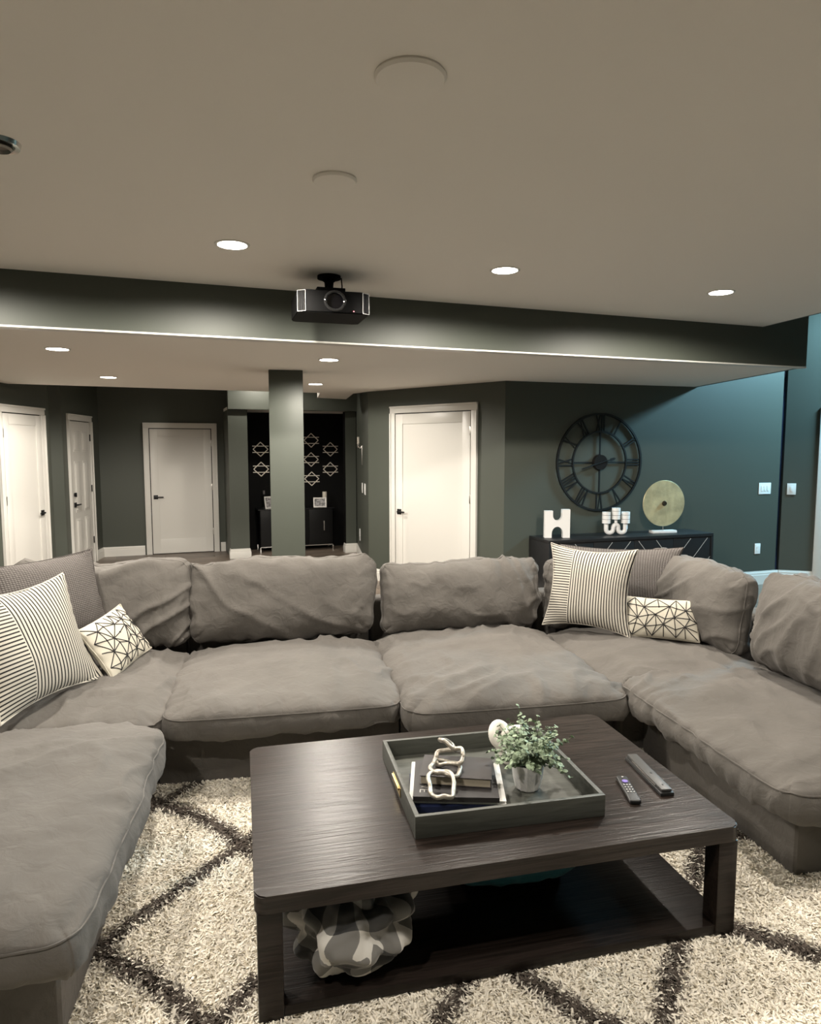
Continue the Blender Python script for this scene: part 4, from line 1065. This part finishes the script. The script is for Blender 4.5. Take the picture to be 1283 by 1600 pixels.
# ------------------------------------------------------------------ switches and outlets
def plate(label, p, ang, z, w, h, kind, n=1):
    e = thing({'switch': 'light_switch', 'outlet': 'power_outlet'}[kind], label, kind, (p[0], p[1], z), ang)
    MB().box(-w / 2, w / 2, -0.007, 0, -h / 2, h / 2, bevel=0.002).build('plate', PLASTIC, e)
    for k in range(n):
        cx_ = (k - (n - 1) / 2) * 0.046
        if kind == 'switch': MB().box(cx_ - 0.016, cx_ + 0.016, -0.011, -0.0072, -0.033, 0.033, bevel=0.002).build('rocker', PLASTIC, e)
        else:
            for s in (-1, 1): MB().cyl((cx_, -0.0072, s * 0.021), (cx_, -0.010, s * 0.021), 0.016, n=16).build('socket', PLASTIC, e)
p = on_clock_wall(7.045, 0.001); plate('wide white multi-gang switch plate on the clock wall', p, W6ang, 1.205, 0.185, 0.14, 'switch', 3)
p = on_clock_wall(6.975, 0.001); plate('white outlet low on the clock wall above the baseboard', p, W6ang, 0.455, 0.085, 0.13, 'outlet')
W7ang = math.atan2(d7.y, d7.x); p = Vector((*W7a, 0)) + d7 * 0.10 + Vector((d7.y, -d7.x, 0)) * 0.001
plate('white switch plate on the narrow wall by the doorway', p, W7ang, 1.195, 0.10, 0.14, 'switch')
W4a, W4b = (3.0, 10.85), (2.53, 8.587); W4d = (Vector((*W4b, 0)) - Vector((*W4a, 0))).normalized(); W4ang = math.atan2(W4d.y, W4d.x)
def on_side(y, off=0.001):
    q = at_y(W4a, W4b, y); return Vector((q[0], q[1], 0)) + Vector((W4d.y, -W4d.x, 0)) * off
plate('white switch plate beside the sconce, farther of the two', on_side(9.60), W4ang, 1.13, 0.11, 0.14, 'switch')
plate('white switch plate beside the sconce, nearer of the two', on_side(9.12), W4ang, 1.14, 0.17, 0.15, 'switch', 2)
plate('white outlet low on the narrow sconce wall', on_side(10.15), W4ang, 0.38, 0.10, 0.18, 'outlet')
sc = thing('wall_sconce', 'slim silver candle sconce on the narrow wall right of the alcove', 'sconce', on_side(9.62) + Vector((0, 0, 1.72)), W4ang)
MB().box(-0.012, 0.012, -0.008, 0, -0.26, 0.02, bevel=0.002).build('backplate', STEEL, sc)
mb = MB(); mb.tube([(0, -0.008, 0.0), (0, -0.03, -0.02), (0, -0.05, 0.0), (0, -0.055, 0.03)], 0.008, n=8); mb.sphere((0, -0.05, 0.0), 0.022, u=12, v=8); mb.build('arm', CHROME, sc)
MB().lathe([(0.0, 0.03), (0.03, 0.035), (0.035, 0.045), (0.0, 0.043)], n=16, c=(0, -0.055, 0)).build('cup', CHROME, sc)
MB().cyl((0, -0.055, 0.045), (0, -0.055, 0.14), 0.016, n=14).build('candle', mat('ivory_wax', (0.62, 0.58, 0.5), 0.5), sc)

# ------------------------------------------------------------------ projector
pj = thing('projector', 'black ceiling-mounted projector with round lens in front of the beam', 'projector', (0.985, 4.15, UP - 0.0005), R(-4))
pj.scale = (0.93, 0.93, 0.86)
PB = mat('black_projector_shell', (0.003, 0.003, 0.003), 0.6, spec=0.06)
prof = [(-0.225, -0.165), (-0.175, -0.200), (0.175, -0.200), (0.225, -0.165), (0.225, 0.16), (0.19, 0.18), (-0.19, 0.18), (-0.225, 0.16)]
mb = MB().prism(prof, -0.290, -0.145); bmesh.ops.bevel(mb.bm, geom=list(mb.bm.edges), offset=0.006, segments=2, affect='EDGES'); mb.build('body', PB, pj)
for s in (-1, 1):
    # angled side vent with pale frame and slats
    a, b_ = Vector((s * 0.175, -0.200, 0)), Vector((s * 0.225, -0.165, 0)); d_ = (b_ - a).normalized(); nrm = Vector((d_.y, -d_.x, 0)) * (1 if s > 0 else -1)
    if nrm.y > 0: nrm = -nrm
    q = [a + d_ * 0.003, b_ - d_ * 0.003]; off = nrm * 0.002
    loop = [q[0] + off + Vector((0, 0, -0.285)), q[1] + off + Vector((0, 0, -0.285)), q[1] + off + Vector((0, 0, -0.150)), q[0] + off + Vector((0, 0, -0.150))]
    vt = MB().cyl(loop[0], loop[1], 0.002, n=6).cyl(loop[1], loop[2], 0.002, n=6).cyl(loop[2], loop[3], 0.002, n=6).cyl(loop[3], loop[0], 0.002, n=6).build('vent', mat('dull_silver_edge', (0.20, 0.20, 0.19), 0.5, metal=0.5), pj)
    for k in range(1, 4):
        m0 = q[0].lerp(q[1], k / 4) + off; MB().cyl(m0 + Vector((0, 0, -0.283)), m0 + Vector((0, 0, -0.152)), 0.0018, n=6).build('slat', mat('dark_grey_slat', (0.012, 0.012, 0.012), 0.6, spec=0.15), vt)
LC = -0.217
ring2 = MB()
for k in range(40):
    pass
pts = [(0.0 + 0.060 * math.cos(2 * math.pi * k / 40), -0.2225, LC + 0.060 * math.sin(2 * math.pi * k / 40)) for k in range(40)]
ring2.tube(pts, 0.010, n=8, closed=True); ln = ring2.build('lens_ring', mat('gloss_black', (0.012, 0.012, 0.012), 0.12), pj)
MB().cyl((0, -0.2015, LC), (0, -0.212, LC), 0.055, n=32).build('lens', mat('dark_lens_glass', (0.002, 0.002, 0.003), 0.03), ln)
MB().sphere((0.120, -0.203, -0.275), 0.0035, u=8, v=6).build('status_light', mat('red_led', (0.6, 0.1, 0.1), 0.4, emit=(1.0, 0.18, 0.2), estr=6), pj)
mb = MB().lathe([(0.0, -0.002), (0.075, -0.002), (0.075, -0.022), (0.05, -0.028), (0.030, -0.045), (0.026, -0.10), (0.0, -0.10)], n=28); mb.build('mount', PB, pj)
mb = MB().box(-0.09, 0.09, -0.09, 0.09, -0.120, -0.098, bevel=0.004)
for sx in (-1, 1):
    for sy in (-1, 1): mb.cyl((sx * 0.075, sy * 0.075, -0.145), (sx * 0.075, sy * 0.075, -0.105), 0.007, n=8)
mb.build('bracket', PB, pj)
MB().tube([(0.085, 0.03, -0.002), (0.09, 0.03, -0.06), (0.085, 0.05, -0.15)], 0.004, n=6).build('cable', PB, pj)

# ------------------------------------------------------------------ alcove furnishings
DECO = mat('champagne_metal', (0.80, 0.75, 0.66), 0.45, metal=0.4)
def deco_mesh():
    mb = MB(); r = 0.122; hzt = 0.117
    for p_, q_ in (((0, hzt), (r, 0)), ((r, 0), (0, -hzt)), ((0, -hzt), (-r, 0)), ((-r, 0), (0, hzt))): mb.strip(p_, q_, 0.013, -0.008, 0.0)
    mb.strip((-0.134, 0.052), (0.134, 0.052), 0.012, -0.012, -0.004); mb.strip((-0.134, -0.052), (0.134, -0.052), 0.013, -0.012, -0.004)
    me = mb.mesh('wall_deco'); me.materials.append(DECO); return me
dme = deco_mesh()
for x, z, l in ((1.582, 1.678, 'upper geometric wall ornament left of the column'), (1.586, 1.348, 'lower geometric wall ornament left of the column'), (2.434, 1.828, 'topmost geometric ornament just right of the column'),
                (2.430, 1.503, 'middle geometric ornament just right of the column'), (2.436, 1.175, 'lowest geometric ornament just right of the column'), (2.766, 1.676, 'upper geometric ornament nearest the right pillar'), (2.762, 1.335, 'lower geometric ornament nearest the right pillar')):
    o = link('wall_ornament', dme); o.location = (x, 11.694, z); tag(o, l, 'wall decor', 'diamond wall ornaments in the alcove')
cb = thing('alcove_cabinet', 'black cabinet on a chrome base inside the alcove', 'cabinet', (2.10, 11.48, 0))
CABM = mat('black_lacquer', (0.005, 0.005, 0.005), 0.4, spec=0.2)
MB().box(-0.60, 0.60, -0.18, 0.18, 0.095, 0.69, bevel=0.003).build('body', CABM, cb)
for x0, x1 in ((-0.597, -0.202), (-0.198, 0.198), (0.202, 0.597)):
    dr = MB().box(x0, x1, -0.198, -0.1805, 0.10, 0.685, bevel=0.002).build('door', CABM, cb)
    MB().box(x1 - 0.155, x1 - 0.140, -0.215, -0.1985, 0.33, 0.49, bevel=0.003).build('handle', STEEL, dr)
mb = MB()
for s in (-1, 1):
    mb.box(s * 0.60 - 0.01, s * 0.60 + 0.01, -0.19, -0.17, 0.0, 0.094); mb.box(s * 0.60 - 0.01, s * 0.60 + 0.01, 0.15, 0.17, 0.0, 0.094)
mb.box(-0.61, 0.61, -0.19, -0.17, 0.080, 0.0945); mb.build('base_frame', CHROME, cb)
MB().box(-0.63, 0.63, -0.20, 0.19, 0.6905, 0.708, bevel=0.003).build('top', mat('black_glass_top', (0.012, 0.012, 0.013), 0.12), cb)
CT = 0.7085
PHOTO = mat('black_white_photograph', (0.25, 0.24, 0.24), 0.4, var=0.9, vscale=28)
def frame(label, x, y, w, h, rz):
    e = thing('picture_frame', label, 'picture frame', (x, y, CT), rz, group='picture frames on the alcove cabinet')
    L = R(-12); Rm = Matrix.Rotation(L, 4, 'X')
    mb = MB(); t = 0.018
    for x0, x1, z0, z1 in ((-w / 2, w / 2, 0, t), (-w / 2, w / 2, h - t, h), (-w / 2, -w / 2 + t, t, h - t), (w / 2 - t, w / 2, t, h - t)): mb.box(x0, x1, -0.012, 0, z0, z1, M=Rm)
    mb.build('frame', CHROME if w > 0.2 else TRIM, e)
    MB().box(-w / 2 + t, w / 2 - t, -0.006, -0.001, t, h - t, M=Rm).build('photograph', PHOTO, e, smooth=0)
    MB().box(-0.02, 0.02, 0.002, 0.008, 0, h * 0.8, M=Matrix.Translation((0, 0.07, 0)) @ Matrix.Rotation(R(18), 4, 'X')).build('easel', BLACKMETAL, e, smooth=0)
frame('small white picture frame half hidden by the column', 1.675, 11.42, 0.16, 0.20, R(20))
frame('silver-framed photograph beside the candle on the alcove cabinet', 2.50, 11.36, 0.215, 0.165, R(-6))
cdl = thing('pillar_candle', 'tall ivory pillar candle on the alcove cabinet', 'candle', (2.605, 11.46, CT))
MB().lathe([(0.0, 0), (0.036, 0), (0.038, 0.004), (0.038, 0.252), (0.034, 0.256), (0.0, 0.250)], n=24).build('wax', mat('ivory_wax', (0.62, 0.58, 0.5), 0.5), cdl)
MB().cyl((0, 0, 0.250), (0, 0, 0.268), 0.0018, n=6).build('wick', BLACKMETAL, cdl)
bs = thing('candlestick', 'dark candlestick beside the column on the alcove cabinet', 'candlestick', (1.60, 11.52, CT))
MB().lathe([(0.0, 0), (0.045, 0), (0.045, 0.012), (0.012, 0.03), (0.010, 0.20), (0.03, 0.22), (0.03, 0.235), (0.0, 0.235)], n=20).build('stand', BLACKMETAL, bs)
MB().cyl((0, 0, 0.235), (0, 0, 0.29), 0.018, n=14).build('candle', mat('grey_wax', (0.12, 0.11, 0.11), 0.6), bs)
